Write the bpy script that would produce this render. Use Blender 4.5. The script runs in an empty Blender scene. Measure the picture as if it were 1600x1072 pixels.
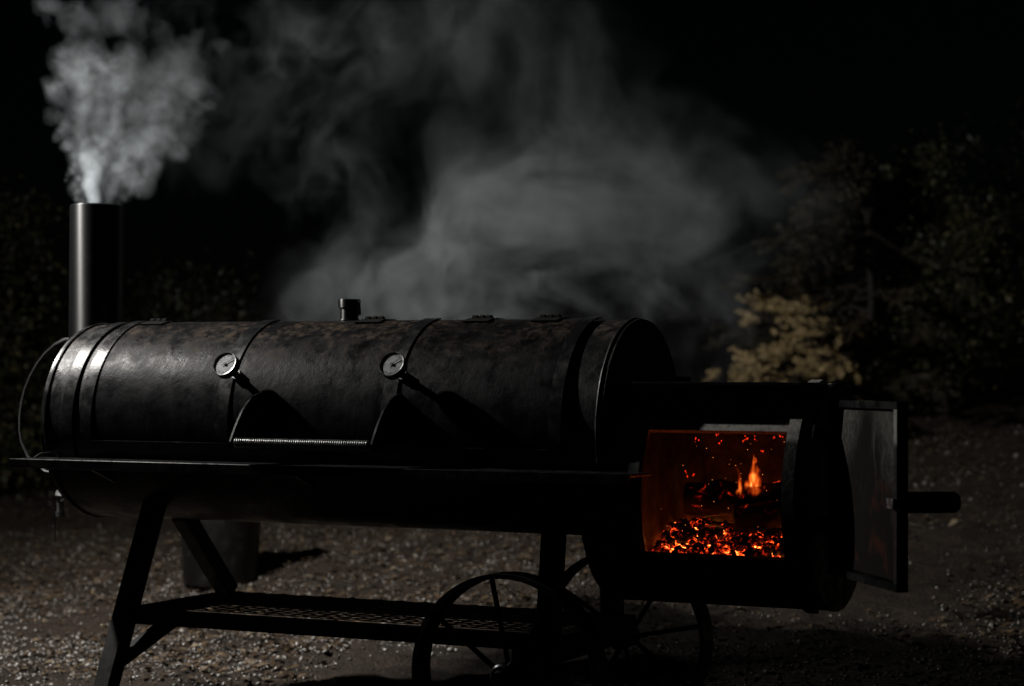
import bpy, bmesh, math, random
import numpy as np
from mathutils import Vector, Matrix

scene = bpy.context.scene
COL = scene.collection
rad = math.radians
rng = np.random.default_rng(7)
random.seed(7)

# ------------------------------------------------------------------ camera
YAW, PITCH, ROLL = rad(-24.875), rad(1.13), rad(0.29)
cam_data = bpy.data.cameras.new('camera')
cam = bpy.data.objects.new('camera', cam_data)
COL.objects.link(cam)
scene.camera = cam
cam.location = (2.0086, -5.1976, 1.0492)
_F = Vector((math.sin(YAW) * math.cos(PITCH), math.cos(YAW) * math.cos(PITCH), math.sin(PITCH)))
_R = Vector((math.cos(YAW), -math.sin(YAW), 0))
_U = _R.cross(_F)
_R2 = _R * math.cos(ROLL) + _U * math.sin(ROLL)
_U2 = _U * math.cos(ROLL) - _R * math.sin(ROLL)
cam.rotation_euler = Matrix((_R2, _U2, -_F)).transposed().to_euler()
cam_data.sensor_width = 36
cam_data.lens = 69.49
cam_data.clip_end = 2000
cam_data.dof.use_dof = True
cam_data.dof.focus_distance = 5.45
cam_data.dof.aperture_fstop = 2.6

# ------------------------------------------------------------------ night sky, moon, flood lamp, exposure
MOON_EL, MOON_AZ = rad(38), rad(215)
world = bpy.data.worlds.new('World')
scene.world = world
world.use_nodes = True
wn = world.node_tree
wn.nodes.clear()
sky = wn.nodes.new('ShaderNodeTexSky')
sky.sky_type = 'NISHITA'
sky.sun_disc = False
sky.sun_elevation = MOON_EL
sky.sun_rotation = MOON_AZ
bg = wn.nodes.new('ShaderNodeBackground')
bg.inputs['Strength'].default_value = 0.00012
wo = wn.nodes.new('ShaderNodeOutputWorld')
wn.links.new(sky.outputs[0], bg.inputs[0])
wn.links.new(bg.outputs[0], wo.inputs[0])

def lamp(name, kind, loc, target, energy, color):
    d = bpy.data.lights.new(name, kind)
    d.energy = energy
    d.color = color
    o = bpy.data.objects.new(name, d)
    COL.objects.link(o)
    o.location = loc
    o.rotation_euler = (Vector(target) - Vector(loc)).to_track_quat('-Z', 'Y').to_euler()
    return o

moon = lamp('moon', 'SUN', (-6, -8, 10), (0, 0, 0), 0.002, (0.8, 0.9, 1.0))
moon.data.angle = rad(0.5)
# the yard lamp that lights the smoker from the front left, just out of the picture
flood = lamp('yard_lamp', 'SPOT', (-3.05, -0.58, 2.70), (-0.8, 3.6, 0.60), 740, (1.0, 0.96, 0.91))
flood.data.spot_size = rad(150)
flood.data.spot_blend = 1.0
flood.data.shadow_soft_size = 0.035

scene.view_settings.view_transform = 'Standard'
scene.view_settings.look = 'None'
scene.view_settings.exposure = 0.0
scene.view_settings.gamma = 1.0
scene.view_settings.use_curve_mapping = False
scene.render.engine = 'CYCLES'
cy = scene.cycles
cy.use_denoising = True
cy.denoiser = 'OPENIMAGEDENOISE'
cy.denoising_input_passes = 'RGB_ALBEDO_NORMAL'
cy.denoising_prefilter = 'ACCURATE'
cy.max_bounces = 5
cy.diffuse_bounces = 2
cy.glossy_bounces = 3
cy.transparent_max_bounces = 8
cy.volume_bounces = 1
cy.volume_step_rate = 3.0
cy.volume_max_steps = 256
cy.sample_clamp_indirect = 2.0

# ------------------------------------------------------------------ helpers
AX = 0.92            # height of the barrel's axis
R = 0.305            # radius of the pipe

def origin(o):
    v = Vector((0, 0, 0))
    while o is not None:
        v += o.location
        o = o.parent
    return v

def thing(name, loc, label=None, cat=None, group=None):
    o = bpy.data.objects.new(name, None)
    o.empty_display_size = 0.1
    COL.objects.link(o)
    o.location = loc
    tag(o, label, cat, group)
    return o

def tag(o, label=None, cat=None, group=None, kind=None):
    for k, v in (('label', label), ('category', cat), ('group', group), ('kind', kind)):
        if v:
            o[k] = v
    return o

class MB:
    """collects shapes in world coordinates and links them as one mesh"""
    def __init__(s):
        s.v = []; s.f = []
    def add(s, vs, fs):
        n = len(s.v)
        s.v.extend([tuple(map(float, q)) for q in vs])
        s.f.extend([tuple(i + n for i in f) for f in fs])
        return s
    def box(s, c, size, rot=None, bev=0.0):
        hx, hy, hz = (q / 2 for q in size)
        if bev > 0:
            b = bev
            pts = []
            prof = [(-hx + b, -hy), (hx - b, -hy), (hx, -hy + b), (hx, hy - b), (hx - b, hy), (-hx + b, hy), (-hx, hy - b), (-hx, -hy + b)]
            inn = [(q[0] * (hx - b) / hx, q[1] * (hy - b) / hy) for q in prof]
            for z, pr in ((-hz, inn), (-hz + b, prof), (hz - b, prof), (hz, inn)):
                pts += [Vector((a, q, z)) for a, q in pr]
            fs = [tuple(range(7, -1, -1)), tuple(range(24, 32))]
            for k in range(3):
                for i in range(8):
                    j = (i + 1) % 8
                    fs.append((k * 8 + i, k * 8 + j, k * 8 + 8 + j, k * 8 + 8 + i))
        else:
            pts = [Vector((x, y, z)) for x in (-hx, hx) for y in (-hy, hy) for z in (-hz, hz)]
            fs = [(0, 1, 3, 2), (4, 6, 7, 5), (0, 4, 5, 1), (2, 3, 7, 6), (0, 2, 6, 4), (1, 5, 7, 3)]
        if rot is not None:
            pts = [rot @ q for q in pts]
        return s.add([q + Vector(c) for q in pts], fs)
    def bar(s, a, b, w, h, up=(0, 0, 1), bev=0.0):
        a, b = Vector(a), Vector(b)
        d = (b - a)
        z = d.normalized()
        x = Vector(up).cross(z)
        if x.length < 1e-4:
            x = Vector((1, 0, 0)).cross(z)
        x.normalize()
        y = z.cross(x)
        return s.box((a + b) / 2, (w, h, d.length), Matrix((x, y, z)).transposed(), bev)
    def tube(s, path, r, n=12, caps=True, closed=False):
        P = [Vector(q) for q in path]
        rs = r if hasattr(r, '__len__') else [r] * len(P)
        m = len(P)
        T = []
        for i in range(m):
            a = P[(i - 1) % m] if (closed or i > 0) else P[0]
            b = P[(i + 1) % m] if (closed or i < m - 1) else P[-1]
            T.append((b - a).normalized())
        x = T[0].orthogonal().normalized()
        vs = []
        for i in range(m):
            x = (x - T[i] * x.dot(T[i])).normalized()
            y = T[i].cross(x)
            for k in range(n):
                a = 2 * math.pi * k / n
                vs.append(P[i] + (x * math.cos(a) + y * math.sin(a)) * rs[i])
        fs = []
        for i in range(m if closed else m - 1):
            i2 = (i + 1) % m
            for k in range(n):
                k2 = (k + 1) % n
                fs.append((i * n + k, i * n + k2, i2 * n + k2, i2 * n + k))
        if caps and not closed:
            fs.append(tuple(range(n - 1, -1, -1)))
            fs.append(tuple((m - 1) * n + k for k in range(n)))
        return s.add(vs, fs)
    def cyl(s, a, b, r, n=24, caps=True):
        return s.tube([a, b], r, n, caps)
    def prism(s, poly, d):
        """planar polygon (3D points) extruded by vector d"""
        n = len(poly)
        d = Vector(d)
        vs = [Vector(q) for q in poly] + [Vector(q) + d for q in poly]
        fs = [tuple(range(n - 1, -1, -1)), tuple(range(n, 2 * n))]
        fs += [(i, (i + 1) % n, n + (i + 1) % n, n + i) for i in range(n)]
        return s.add(vs, fs)
    def build(s, name, mat, parent=None, smooth=None):
        me = bpy.data.meshes.new(name)
        off = origin(parent) if parent is not None else Vector((0, 0, 0))
        me.from_pydata([(q[0] - off.x, q[1] - off.y, q[2] - off.z) for q in s.v], [], s.f)
        bm = bmesh.new(); bm.from_mesh(me)
        bmesh.ops.recalc_face_normals(bm, faces=bm.faces)
        bm.to_mesh(me); bm.free()
        if smooth:
            me.shade_smooth()
            me.set_sharp_from_angle(angle=rad(smooth))
        if mat:
            me.materials.append(mat)
        o = bpy.data.objects.new(name, me)
        COL.objects.link(o)
        o.parent = parent
        return o

def np_mesh(name, V, F, mat, smooth=False):
    me = bpy.data.meshes.new(name)
    V = np.asarray(V, np.float32); F = np.asarray(F, np.int32)
    me.vertices.add(len(V)); me.vertices.foreach_set('co', V.ravel())
    k = F.shape[1]
    me.loops.add(F.size); me.loops.foreach_set('vertex_index', F.ravel())
    me.polygons.add(len(F)); me.polygons.foreach_set('loop_start', np.arange(0, F.size, k, dtype=np.int32))
    me.polygons.foreach_set('loop_total', np.full(len(F), k, np.int32))
    if smooth:
        me.polygons.foreach_set('use_smooth', np.ones(len(F), bool))
    me.update(calc_edges=True)
    me.materials.append(mat)
    o = bpy.data.objects.new(name, me)
    COL.objects.link(o)
    return o

# --- value noise in numpy
def vnoise(P, seed):
    r = np.random.default_rng(seed)
    N = 32
    T = r.random((N, N, N)).astype(np.float32)
    I = np.floor(P).astype(np.int64); f = (P - I).astype(np.float32)
    f = f * f * f * (f * (f * 6 - 15) + 10)
    I0 = I % N; I1 = (I + 1) % N
    x0, y0, z0 = I0[:, 0], I0[:, 1], I0[:, 2]
    x1, y1, z1 = I1[:, 0], I1[:, 1], I1[:, 2]
    fx, fy, fz = f[:, 0], f[:, 1], f[:, 2]
    a = T[x0, y0, z0] * (1 - fx) + T[x1, y0, z0] * fx
    b = T[x0, y1, z0] * (1 - fx) + T[x1, y1, z0] * fx
    c = T[x0, y0, z1] * (1 - fx) + T[x1, y0, z1] * fx
    d = T[x0, y1, z1] * (1 - fx) + T[x1, y1, z1] * fx
    e = a * (1 - fy) + b * fy; g = c * (1 - fy) + d * fy
    return (e * (1 - fz) + g * fz) * 2 - 1

def fbm(P, seed, octs=4, gain=0.5):
    s = 0; a = 1.0; t = 0
    for k in range(octs):
        s = s + a * vnoise(P * (2.03 ** k) + 11.3 * k, seed + k); t += a; a *= gain
    return s / t

def sstep(a, b, x):
    t = np.clip((x - a) / (b - a), 0, 1)
    return t * t * (3 - 2 * t)

# ------------------------------------------------------------------ materials
class NT:
    def __init__(s, name):
        s.m = bpy.data.materials.new(name); s.m.use_nodes = True
        s.t = s.m.node_tree; s.t.nodes.clear()
        s.out = s.t.nodes.new('ShaderNodeOutputMaterial')
        s.co = s.t.nodes.new('ShaderNodeTexCoord')
    def n(s, typ, **kw):
        q = s.t.nodes.new(typ)
        for k, v in kw.items():
            if k in q.inputs:
                s.set(q.inputs[k], v)
            else:
                setattr(q, k, v)
        return q
    def set(s, sock, v):
        if isinstance(v, bpy.types.NodeSocket):
            s.t.links.new(v, sock)
        elif hasattr(v, 'outputs'):
            s.t.links.new(v.outputs[0], sock)
        else:
            sock.default_value = v
    def math(s, op, a, b=0.0, clamp=False):
        q = s.t.nodes.new('ShaderNodeMath'); q.operation = op; q.use_clamp = clamp
        s.set(q.inputs[0], a); s.set(q.inputs[1], b)
        return q.outputs[0]
    def noise(s, scale, detail=4, rough=0.55, vec=None, dist=0.0):
        q = s.n('ShaderNodeTexNoise', Scale=scale, Detail=detail, Roughness=rough, Distortion=dist)
        s.set(q.inputs['Vector'], vec if vec is not None else s.co.outputs['Object'])
        return q.outputs['Fac']
    def mapping(s, scale=(1, 1, 1), loc=(0, 0, 0), src='Object'):
        q = s.n('ShaderNodeMapping', Scale=scale, Location=loc)
        s.set(q.inputs['Vector'], s.co.outputs[src])
        return q.outputs[0]
    def ramp(s, fac, stops):
        q = s.t.nodes.new('ShaderNodeValToRGB')
        el = q.color_ramp.elements
        while len(el) < len(stops):
            el.new(0.5)
        for e, (p, c) in zip(el, stops):
            e.position = p
            e.color = (*c, 1) if hasattr(c, '__len__') else (c, c, c, 1)
        s.set(q.inputs[0], fac)
        return q.outputs[0]
    def mix(s, fac, a, b):
        q = s.t.nodes.new('ShaderNodeMix'); q.data_type = 'RGBA'
        s.set(q.inputs[0], fac)
        for i, v in ((6, a), (7, b)):
            s.set(q.inputs[i], (*v, 1) if isinstance(v, tuple) and len(v) == 3 else v)
        return q.outputs[2]
    def rng(s, v, a, b, c, d):
        q = s.n('ShaderNodeMapRange'); q.interpolation_type = 'SMOOTHSTEP'
        for i, x in enumerate((v, a, b, c, d)):
            s.set(q.inputs[i], x)
        return q.outputs[0]
    def bump(s, h, strength=0.3, dist=0.002):
        return s.n('ShaderNodeBump', Strength=strength, Distance=dist, Height=h).outputs[0]
    def finish(s, base, rough, bump=None, spec=0.5, metal=0.0, emit=None, estr=1.0):
        b = s.t.nodes.new('ShaderNodeBsdfPrincipled')
        s.set(b.inputs['Base Color'], (*base, 1) if isinstance(base, tuple) and len(base) == 3 else base)
        s.set(b.inputs['Roughness'], rough)
        s.set(b.inputs['Metallic'], metal)
        s.set(b.inputs['Specular IOR Level'], spec)
        if bump is not None:
            s.set(b.inputs['Normal'], bump)
        if emit is not None:
            s.set(b.inputs['Emission Color'], emit)
            s.set(b.inputs['Emission Strength'], estr)
        s.t.links.new(b.outputs[0], s.out.inputs['Surface'])
        return s.m

def mat_barrel(name, rust=0.85, spec=0.26):
    t = NT(name)
    sep = t.n('ShaderNodeSeparateXYZ', Vector=t.co.outputs['Object'])
    z = sep.outputs['Z']
    big = t.noise(3.2, 5, 0.6)
    fine = t.noise(42, 6, 0.65)
    speck = t.noise(190, 3, 0.6)
    streak = t.noise(1.0, 6, 0.65, t.mapping((26, 26, 2.2)))
    # dust and rust that settled on the upper half, broken up by runs
    zz = t.math('ADD', z, t.math('MULTIPLY', t.math('SUBTRACT', big, 0.5), 0.30))
    zz = t.math('ADD', zz, t.math('MULTIPLY', t.math('SUBTRACT', streak, 0.5), 0.24))
    dust = t.rng(zz, AX + 0.12, AX + 0.33, 0.0, 1.0)
    dust = t.math('MULTIPLY', dust, t.rng(fine, 0.34, 0.62, 0.15, 1.0))
    patch = t.noise(5.5, 6, 0.68, None, 0.8)
    dust = t.math('MULTIPLY', dust, t.rng(patch, 0.40, 0.58, 0.12, 1.0))
    rustc = t.mix(t.rng(fine, 0.35, 0.7, 0, 1), (0.008, 0.0067, 0.0058), (0.056, 0.039, 0.027))
    paint = t.mix(t.rng(streak, 0.4, 0.75, 0, 1), (0.0020, 0.0023, 0.0029), (0.0058, 0.0062, 0.0074))
    base = t.mix(t.math('MULTIPLY', dust, rust), paint, rustc)
    # oily black runs
    runs = t.rng(t.noise(1.0, 5, 0.6, t.mapping((9, 9, 1.3), (3, 0, 1))), 0.56, 0.63, 0, 1)
    base = t.mix(t.math('MULTIPLY', runs, 0.9), base, (0.004, 0.004, 0.0045))
    # chips and salt-like specks
    sp = t.rng(speck, 0.71, 0.76, 0, 1)
    sp = t.math('MULTIPLY', sp, t.rng(big, 0.45, 0.6, 0.0, 1.0))
    base = t.mix(t.math('MULTIPLY', sp, 0.6), base, (0.12, 0.115, 0.11))
    # scratches along the pipe
    scr = t.rng(t.noise(1.0, 3, 0.5, t.mapping((3.0, 160, 160), (1, 2, 0))), 0.68, 0.73, 0, 1)
    scr = t.math('MULTIPLY', scr, t.rng(big, 0.5, 0.62, 0, 0.5))
    base = t.mix(scr, base, (0.06, 0.055, 0.05))
    rough = t.rng(t.noise(14, 5, 0.6), 0.3, 0.7, 0.30, 0.55)
    rough = t.math('ADD', rough, t.math('MULTIPLY', dust, 0.25))
    rough = t.math('SUBTRACT', rough, t.math('MULTIPLY', runs, 0.10))
    h = t.math('ADD', t.math('MULTIPLY', fine, 0.7), t.math('MULTIPLY', speck, 0.22))
    h = t.math('ADD', h, t.math('ADD', t.math('MULTIPLY', streak, 0.9), t.math('MULTIPLY', big, 1.6)))
    return t.finish(base, rough, t.bump(h, 0.36, 0.004), spec)

def mat_black(name, base=(0.0045, 0.0045, 0.005), lo=0.28, hi=0.55, bump=0.25, wear=0.3, spec=0.45):
    t = NT(name)
    a = t.noise(22, 5, 0.6); b = t.noise(120, 4, 0.6)
    w = t.math('MULTIPLY', t.rng(a, 0.56, 0.74, 0, 1), wear)
    c = t.mix(w, base, (0.06, 0.05, 0.043))
    return t.finish(c, t.rng(a, 0.3, 0.7, lo, hi), t.bump(t.math('ADD', a, t.math('MULTIPLY', b, 0.5)), bump, 0.002), spec)

M = {}
M['barrel'] = mat_barrel('smoker_barrel_paint')
M['lid'] = mat_barrel('smoker_lid_paint', 0.85, 0.07)
M['black'] = mat_black('black_painted_steel')
M['leg'] = mat_black('black_leg_steel', (0.0035, 0.0035, 0.004), 0.45, 0.7, 0.2, 0.1)
M['chimney'] = mat_black('chimney_gloss_paint', (0.003, 0.0033, 0.0036), 0.30, 0.42, 0.10, 0.12, 0.42)
def stretch_gloss(m, amount, rough):
    nt = m.node_tree
    b = next(q for q in nt.nodes if q.type == 'BSDF_PRINCIPLED')
    tg = nt.nodes.new('ShaderNodeTangent'); tg.direction_type = 'RADIAL'; tg.axis = 'Z'
    nt.links.new(tg.outputs[0], b.inputs['Tangent'])
    b.inputs['Anisotropic'].default_value = amount
    b.inputs['Anisotropic Rotation'].default_value = 0.25
    for l in list(b.inputs['Roughness'].links): nt.links.remove(l)
    b.inputs['Roughness'].default_value = rough
stretch_gloss(M['chimney'], 0.9, 0.46)
M['strap'] = mat_black('strap_gloss_paint', (0.005, 0.0055, 0.006), 0.24, 0.46, 0.35, 0.25, 0.28)

def mat_steel(name, base, r0, r1):
    t = NT(name)
    a = t.noise(60, 4, 0.6)
    return t.finish(t.mix(a, tuple(q * 0.5 for q in base), base), t.rng(a, 0.3, 0.7, r0, r1), t.bump(a, 0.2, 0.001), 0.5, 0.9)
M['rubber'] = NT('black_rubber_grip').finish((0.003, 0.003, 0.003), 0.9, None, 0.1)
M['steel'] = mat_steel('worn_bare_steel', (0.30, 0.30, 0.30), 0.28, 0.5)
M['spring'] = mat_steel('spring_steel', (0.34, 0.34, 0.34), 0.22, 0.4)
M['bezel'] = mat_steel('gauge_bezel_steel', (0.42, 0.43, 0.43), 0.18, 0.3)

def mat_firebox():
    t = NT('firebox_burnt_steel')
    sep = t.n('ShaderNodeSeparateXYZ', Vector=t.co.outputs['Object'])
    big = t.noise(7, 5, 0.6); fine = t.noise(55, 6, 0.65)
    zz = t.math('ADD', sep.outputs['Z'], t.math('MULTIPLY', t.math('SUBTRACT', big, 0.5), 0.05))
    # paint burnt off to pale ash along the top of the fire opening
    burn = t.rng(zz, AX - 0.025, AX + 0.0, 0, 1)
    ash = t.mix(fine, (0.10, 0.098, 0.088), (0.34, 0.33, 0.30))
    paint = t.mix(t.rng(fine, 0.4, 0.7, 0, 1), (0.008, 0.0085, 0.009), (0.024, 0.022, 0.021))
    base = t.mix(t.math('MULTIPLY', burn, t.rng(fine, 0.3, 0.5, 0.45, 0.95)), paint, ash)
    return t.finish(base, t.math('ADD', 0.36, t.math('MULTIPLY', burn, 0.4)), t.bump(t.math('ADD', fine, big), 0.5, 0.004), 0.5)
M['firebox'] = mat_firebox()

def mat_inner():
    t = NT('firebox_inside_soot')
    a = t.noise(16, 6, 0.65); b = t.noise(90, 4, 0.6)
    c = t.mix(t.rng(a, 0.35, 0.7, 0, 1), (0.022, 0.020, 0.020), (0.075, 0.068, 0.066))
    return t.finish(c, 0.9, t.bump(t.math('ADD', a, b), 0.5, 0.004), 0.2)
M['inner'] = mat_inner()

def mat_doorpanel():
    t = NT('door_heat_stained_panel')
    # w runs along the door from hinge (0) to free edge (1)
    dp = t.n('ShaderNodeVectorMath', operation='DOT_PRODUCT')
    t.set(dp.inputs[0], t.co.outputs['Object']); dp.inputs[1].default_value = (0.581, -0.814, 0)
    w = t.math('DIVIDE', t.math('SUBTRACT', dp.outputs['Value'], 0.581 * (0.607 + 0.6) + 0.814 * 0.165), 0.477)
    a = t.noise(1.0, 6, 0.66, t.mapping((14, 14, 6)), 1.2)
    f = t.noise(70, 5, 0.65)
    sep = t.n('ShaderNodeSeparateXYZ', Vector=t.co.outputs['Object'])
    z = t.math('DIVIDE', t.math('SUBTRACT', sep.outputs['Z'], AX - 0.364), 0.451)
    # soot burnt in an upright tongue up the middle, pale ash left in the upper corners and along the free edge
    off = t.math('ABSOLUTE', t.math('SUBTRACT', w, 0.50))
    off = t.math('ADD', off, t.math('MULTIPLY', t.math('SUBTRACT', a, 0.5), 0.55))
    tong = t.rng(t.math('ADD', off, t.math('MULTIPLY', t.math('SUBTRACT', z, 0.70), 0.75)), 0.14, 0.46, 0.0, 1.0)
    k = t.math('MULTIPLY', tong, t.rng(f, 0.25, 0.6, 0.45, 1.0))
    wisp = t.math('MULTIPLY', t.rng(t.noise(1.0, 5, 0.6, t.mapping((30, 30, 7), (2, 1, 0)), 1.0), 0.55, 0.68, 0, 0.5), t.rng(z, 0.35, 0.7, 0, 1))
    k = t.math('MAXIMUM', k, wisp)
    c = t.mix(k, (0.008, 0.007, 0.0065), t.mix(f, (0.030, 0.031, 0.028), (0.115, 0.116, 0.105)))
    rst = t.math('MULTIPLY', t.rng(t.noise(13, 5, 0.6), 0.54, 0.66, 0, 1), t.rng(z, 0.75, 0.3, 0.1, 0.7))
    c = t.mix(rst, c, (0.045, 0.014, 0.008))
    return t.finish(c, 0.85, t.bump(t.math('ADD', a, t.math('MULTIPLY', f, 0.5)), 0.5, 0.004), 0.06)
M['door'] = mat_doorpanel()

def shade_mask(t):
    """ground shadow around the firebox, painted as a near-black patch of colour"""
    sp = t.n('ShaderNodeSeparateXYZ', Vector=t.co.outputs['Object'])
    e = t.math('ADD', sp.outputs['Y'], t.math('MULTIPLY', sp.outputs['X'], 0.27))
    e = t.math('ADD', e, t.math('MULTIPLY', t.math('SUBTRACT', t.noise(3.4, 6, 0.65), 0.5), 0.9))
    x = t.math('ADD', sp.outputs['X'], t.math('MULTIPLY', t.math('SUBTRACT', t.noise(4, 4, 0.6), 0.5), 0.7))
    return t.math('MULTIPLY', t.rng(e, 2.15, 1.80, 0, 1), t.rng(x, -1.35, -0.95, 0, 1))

def mat_ground():
    t = NT('ground_dirt')
    a = t.noise(1.1, 5, 0.6); b = t.noise(11, 6, 0.65); c = t.noise(70, 5, 0.65)
    col = t.mix(t.rng(b, 0.3, 0.7, 0, 1), (0.013, 0.0088, 0.006), (0.056, 0.038, 0.025))
    col = t.mix(t.rng(a, 0.42, 0.62, 0, 0.7), col, (0.040, 0.026, 0.016))
    shade = shade_mask(t)
    col = t.mix(t.math('MULTIPLY', shade, 0.95), col, (0.006, 0.0058, 0.0056))  # ground shadow painted into the dirt colour
    return t.finish(col, t.rng(c, 0.3, 0.7, 0.55, 0.85), t.bump(t.math('ADD', t.math('MULTIPLY', b, 1.4), c), 1.0, 0.03), t.math('SUBTRACT', 0.4, t.math('MULTIPLY', shade, 0.38)))
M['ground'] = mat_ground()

def mat_rand(name, cols, rough, spec, shade=False):
    t = NT(name)
    g = t.n('ShaderNodeNewGeometry')
    c = t.ramp(g.outputs['Random Per Island'], [(i / max(1, len(cols) - 1), q) for i, q in enumerate(cols)])
    n = t.noise(140, 4, 0.6)
    c = t.mix(t.math('MULTIPLY', n, 0.5), c, (0.03, 0.026, 0.022))
    if shade:
        k = shade_mask(t)
        c = t.mix(t.math('MULTIPLY', k, 0.97), c, (0.005, 0.0049, 0.0047))  # same painted shadow darkens the stones and litter
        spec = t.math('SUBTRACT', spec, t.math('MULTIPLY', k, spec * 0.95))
    return t.finish(c, rough, t.bump(n, 0.4, 0.002), spec)
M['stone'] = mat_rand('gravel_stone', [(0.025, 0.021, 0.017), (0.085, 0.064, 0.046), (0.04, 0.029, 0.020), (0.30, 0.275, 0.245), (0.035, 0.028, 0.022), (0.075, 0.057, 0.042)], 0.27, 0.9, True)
M['pale_stone'] = mat_rand('pale_gravel_stone', [(0.10, 0.09, 0.08), (0.36, 0.34, 0.315), (0.13, 0.115, 0.10), (0.52, 0.50, 0.47), (0.06, 0.052, 0.044)], 0.27, 0.9)
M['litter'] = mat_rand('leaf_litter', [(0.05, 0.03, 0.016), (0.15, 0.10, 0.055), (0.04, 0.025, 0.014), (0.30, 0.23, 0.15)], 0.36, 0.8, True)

def mat_leaf(name, a, b, c):
    t = NT(name)
    g = t.n('ShaderNodeNewGeometry')
    col = t.ramp(g.outputs['Random Per Island'], [(0, a), (0.55, b), (1, c)])
    d = t.n('ShaderNodeBsdfDiffuse', Color=col)
    tr = t.n('ShaderNodeBsdfTranslucent', Color=col)
    gl = t.n('ShaderNodeBsdfGlossy', Roughness=0.45, Color=(0.5, 0.5, 0.5, 1))
    m1 = t.n('ShaderNodeMixShader', Fac=0.25); t.set(m1.inputs[1], d); t.set(m1.inputs[2], tr)
    m2 = t.n('ShaderNodeMixShader', Fac=0.04); t.set(m2.inputs[1], m1); t.set(m2.inputs[2], gl)
    t.t.links.new(m2.outputs[0], t.out.inputs['Surface'])
    return t.m
M['leaf_green'] = mat_leaf('leaf_dull_green', (0.018, 0.022, 0.010), (0.045, 0.048, 0.020), (0.11, 0.10, 0.045))
M['leaf_dark'] = mat_leaf('leaf_dark_green', (0.010, 0.013, 0.007), (0.020, 0.022, 0.010), (0.035, 0.032, 0.016))
M['leaf_brown'] = mat_leaf('leaf_dull_brown', (0.025, 0.022, 0.013), (0.05, 0.043, 0.026), (0.09, 0.075, 0.046))
M['leaf_lit'] = mat_leaf('leaf_dry_lit', (0.34, 0.25, 0.115), (0.62, 0.475, 0.245), (0.78, 0.63, 0.36))  # dry foliage with warm light put into its colour
M['bark'] = mat_black('tree_bark', (0.018, 0.014, 0.011), 0.8, 0.95, 0.6, 0.4)

def mat_ember(name, lo, hi, scale, strength, cold=(0.012, 0.010, 0.009)):
    t = NT(name)
    n = t.noise(scale, 5, 0.62, None, 0.6)
    n2 = t.noise(scale * 0.3, 3, 0.5)
    h = t.math('ADD', t.math('MULTIPLY', n, 0.62), t.math('MULTIPLY', n2, 0.38))
    c = t.ramp(h, [(lo, (0, 0, 0)), (lo + (hi - lo) * 0.45, (0.30, 0.008, 0.002)), (lo + (hi - lo) * 0.8, (1.0, 0.09, 0.010)), (hi + 0.03, (1.0, 0.42, 0.08))])
    s = t.rng(h, lo, hi + 0.05, 0.0, strength)
    return t.finish(cold, 0.9, t.bump(n, 0.6, 0.004), 0.2, 0, c, s)
M['ember'] = mat_ember('glowing_coal', 0.51, 0.66, 60, 4.5)
M['hot'] = mat_ember('hot_ember_bed', 0.38, 0.58, 44, 8.0)
M['log'] = mat_ember('charred_log', 0.565, 0.70, 30, 3.0, (0.018, 0.015, 0.013))

def mat_emit(name, col, s):
    t = NT(name)
    e = t.n('ShaderNodeEmission', Color=(*col, 1), Strength=s)
    t.t.links.new(e.outputs[0], t.out.inputs['Surface'])
    return t.m
M['spark'] = mat_emit('spark_glow', (1.0, 0.30, 0.06), 1.6)
M['spark_red'] = mat_emit('spark_red_glow', (1.0, 0.035, 0.008), 0.9)

# ------------------------------------------------------------------ ground
def terrain(x, y):
    x = np.asarray(x, float); y = np.asarray(y, float)
    q = np.stack([x, y, 0 * x], -1).reshape(-1, 3)
    # the yard rises gently behind the smoker, more to the right
    t = np.clip(y - 0.25, 0, None); t = t * t / (t + 0.6)
    h = np.minimum(t, 9.0 + 0 * t) * (0.055 + 0.062 * sstep(-5.5, -1.0, x))
    n = (0.040 * fbm(q * 1.1, 3, 3) + 0.034 * fbm(q * 3.6, 9, 3) + 0.016 * fbm(q * 12.0, 15, 2)).reshape(x.shape)
    return h + n

def axis_pts(a, b, step, far, grow=1.16):
    c = list(np.arange(a, b + 1e-6, step))
    s = step; q = c[-1]; up = []
    while q < far:
        s *= grow; q += s; up.append(q)
    s = step; q = c[0]; dn = []
    while q > -far:
        s *= grow; q -= s; dn.append(q)
    return np.array(dn[::-1] + c + up)
gx = axis_pts(-7.5, 3.0, 0.035, 320)
gy = axis_pts(-2.5, 10.0, 0.035, 320)
X, Y = np.meshgrid(gx, gy, indexing='ij')
Z = terrain(X, Y)
V = np.stack([X, Y, Z], -1).reshape(-1, 3)
nx, ny = X.shape
idx = np.arange(nx * ny).reshape(nx, ny)
Fq = np.stack([idx[:-1, :-1], idx[1:, :-1], idx[1:, 1:], idx[:-1, 1:]], -1).reshape(-1, 4)
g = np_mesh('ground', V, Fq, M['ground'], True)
tag(g, 'dark dirt yard strewn with gravel', 'ground', kind='structure')

def scatter_xy(n, pw=1.0):
    """random ground points inside the strip of yard in front of the camera"""
    d = 5.6 + (15.0 - 5.6) * rng.random(n * 2) ** pw
    s = (rng.random(n * 2) - 0.5) * 0.60 * d
    x = cam.location.x + d * math.sin(YAW) + s * math.cos(YAW)
    y = cam.location.y + d * math.cos(YAW) - s * math.sin(YAW)
    c = fbm(np.stack([x, y, 0 * x], -1) * 0.9, 41, 3)
    shade = sstep(2.15, 1.75, y + 0.27 * x) * sstep(-1.2, -0.8, x)  # fewer stones where the ground shadow is painted
    keep = (c + 0.6 * rng.random(n * 2) > 0.12) & (rng.random(n * 2) > shade * 0.45)
    return x[keep][:n], y[keep][:n]

ico_bm = bmesh.new(); bmesh.ops.create_icosphere(ico_bm, subdivisions=1, radius=1.0)
ICO_V = np.array([v.co[:] for v in ico_bm.verts]); ICO_F = np.array([[v.index for v in f.verts] for f in ico_bm.faces]); ico_bm.free()

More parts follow.
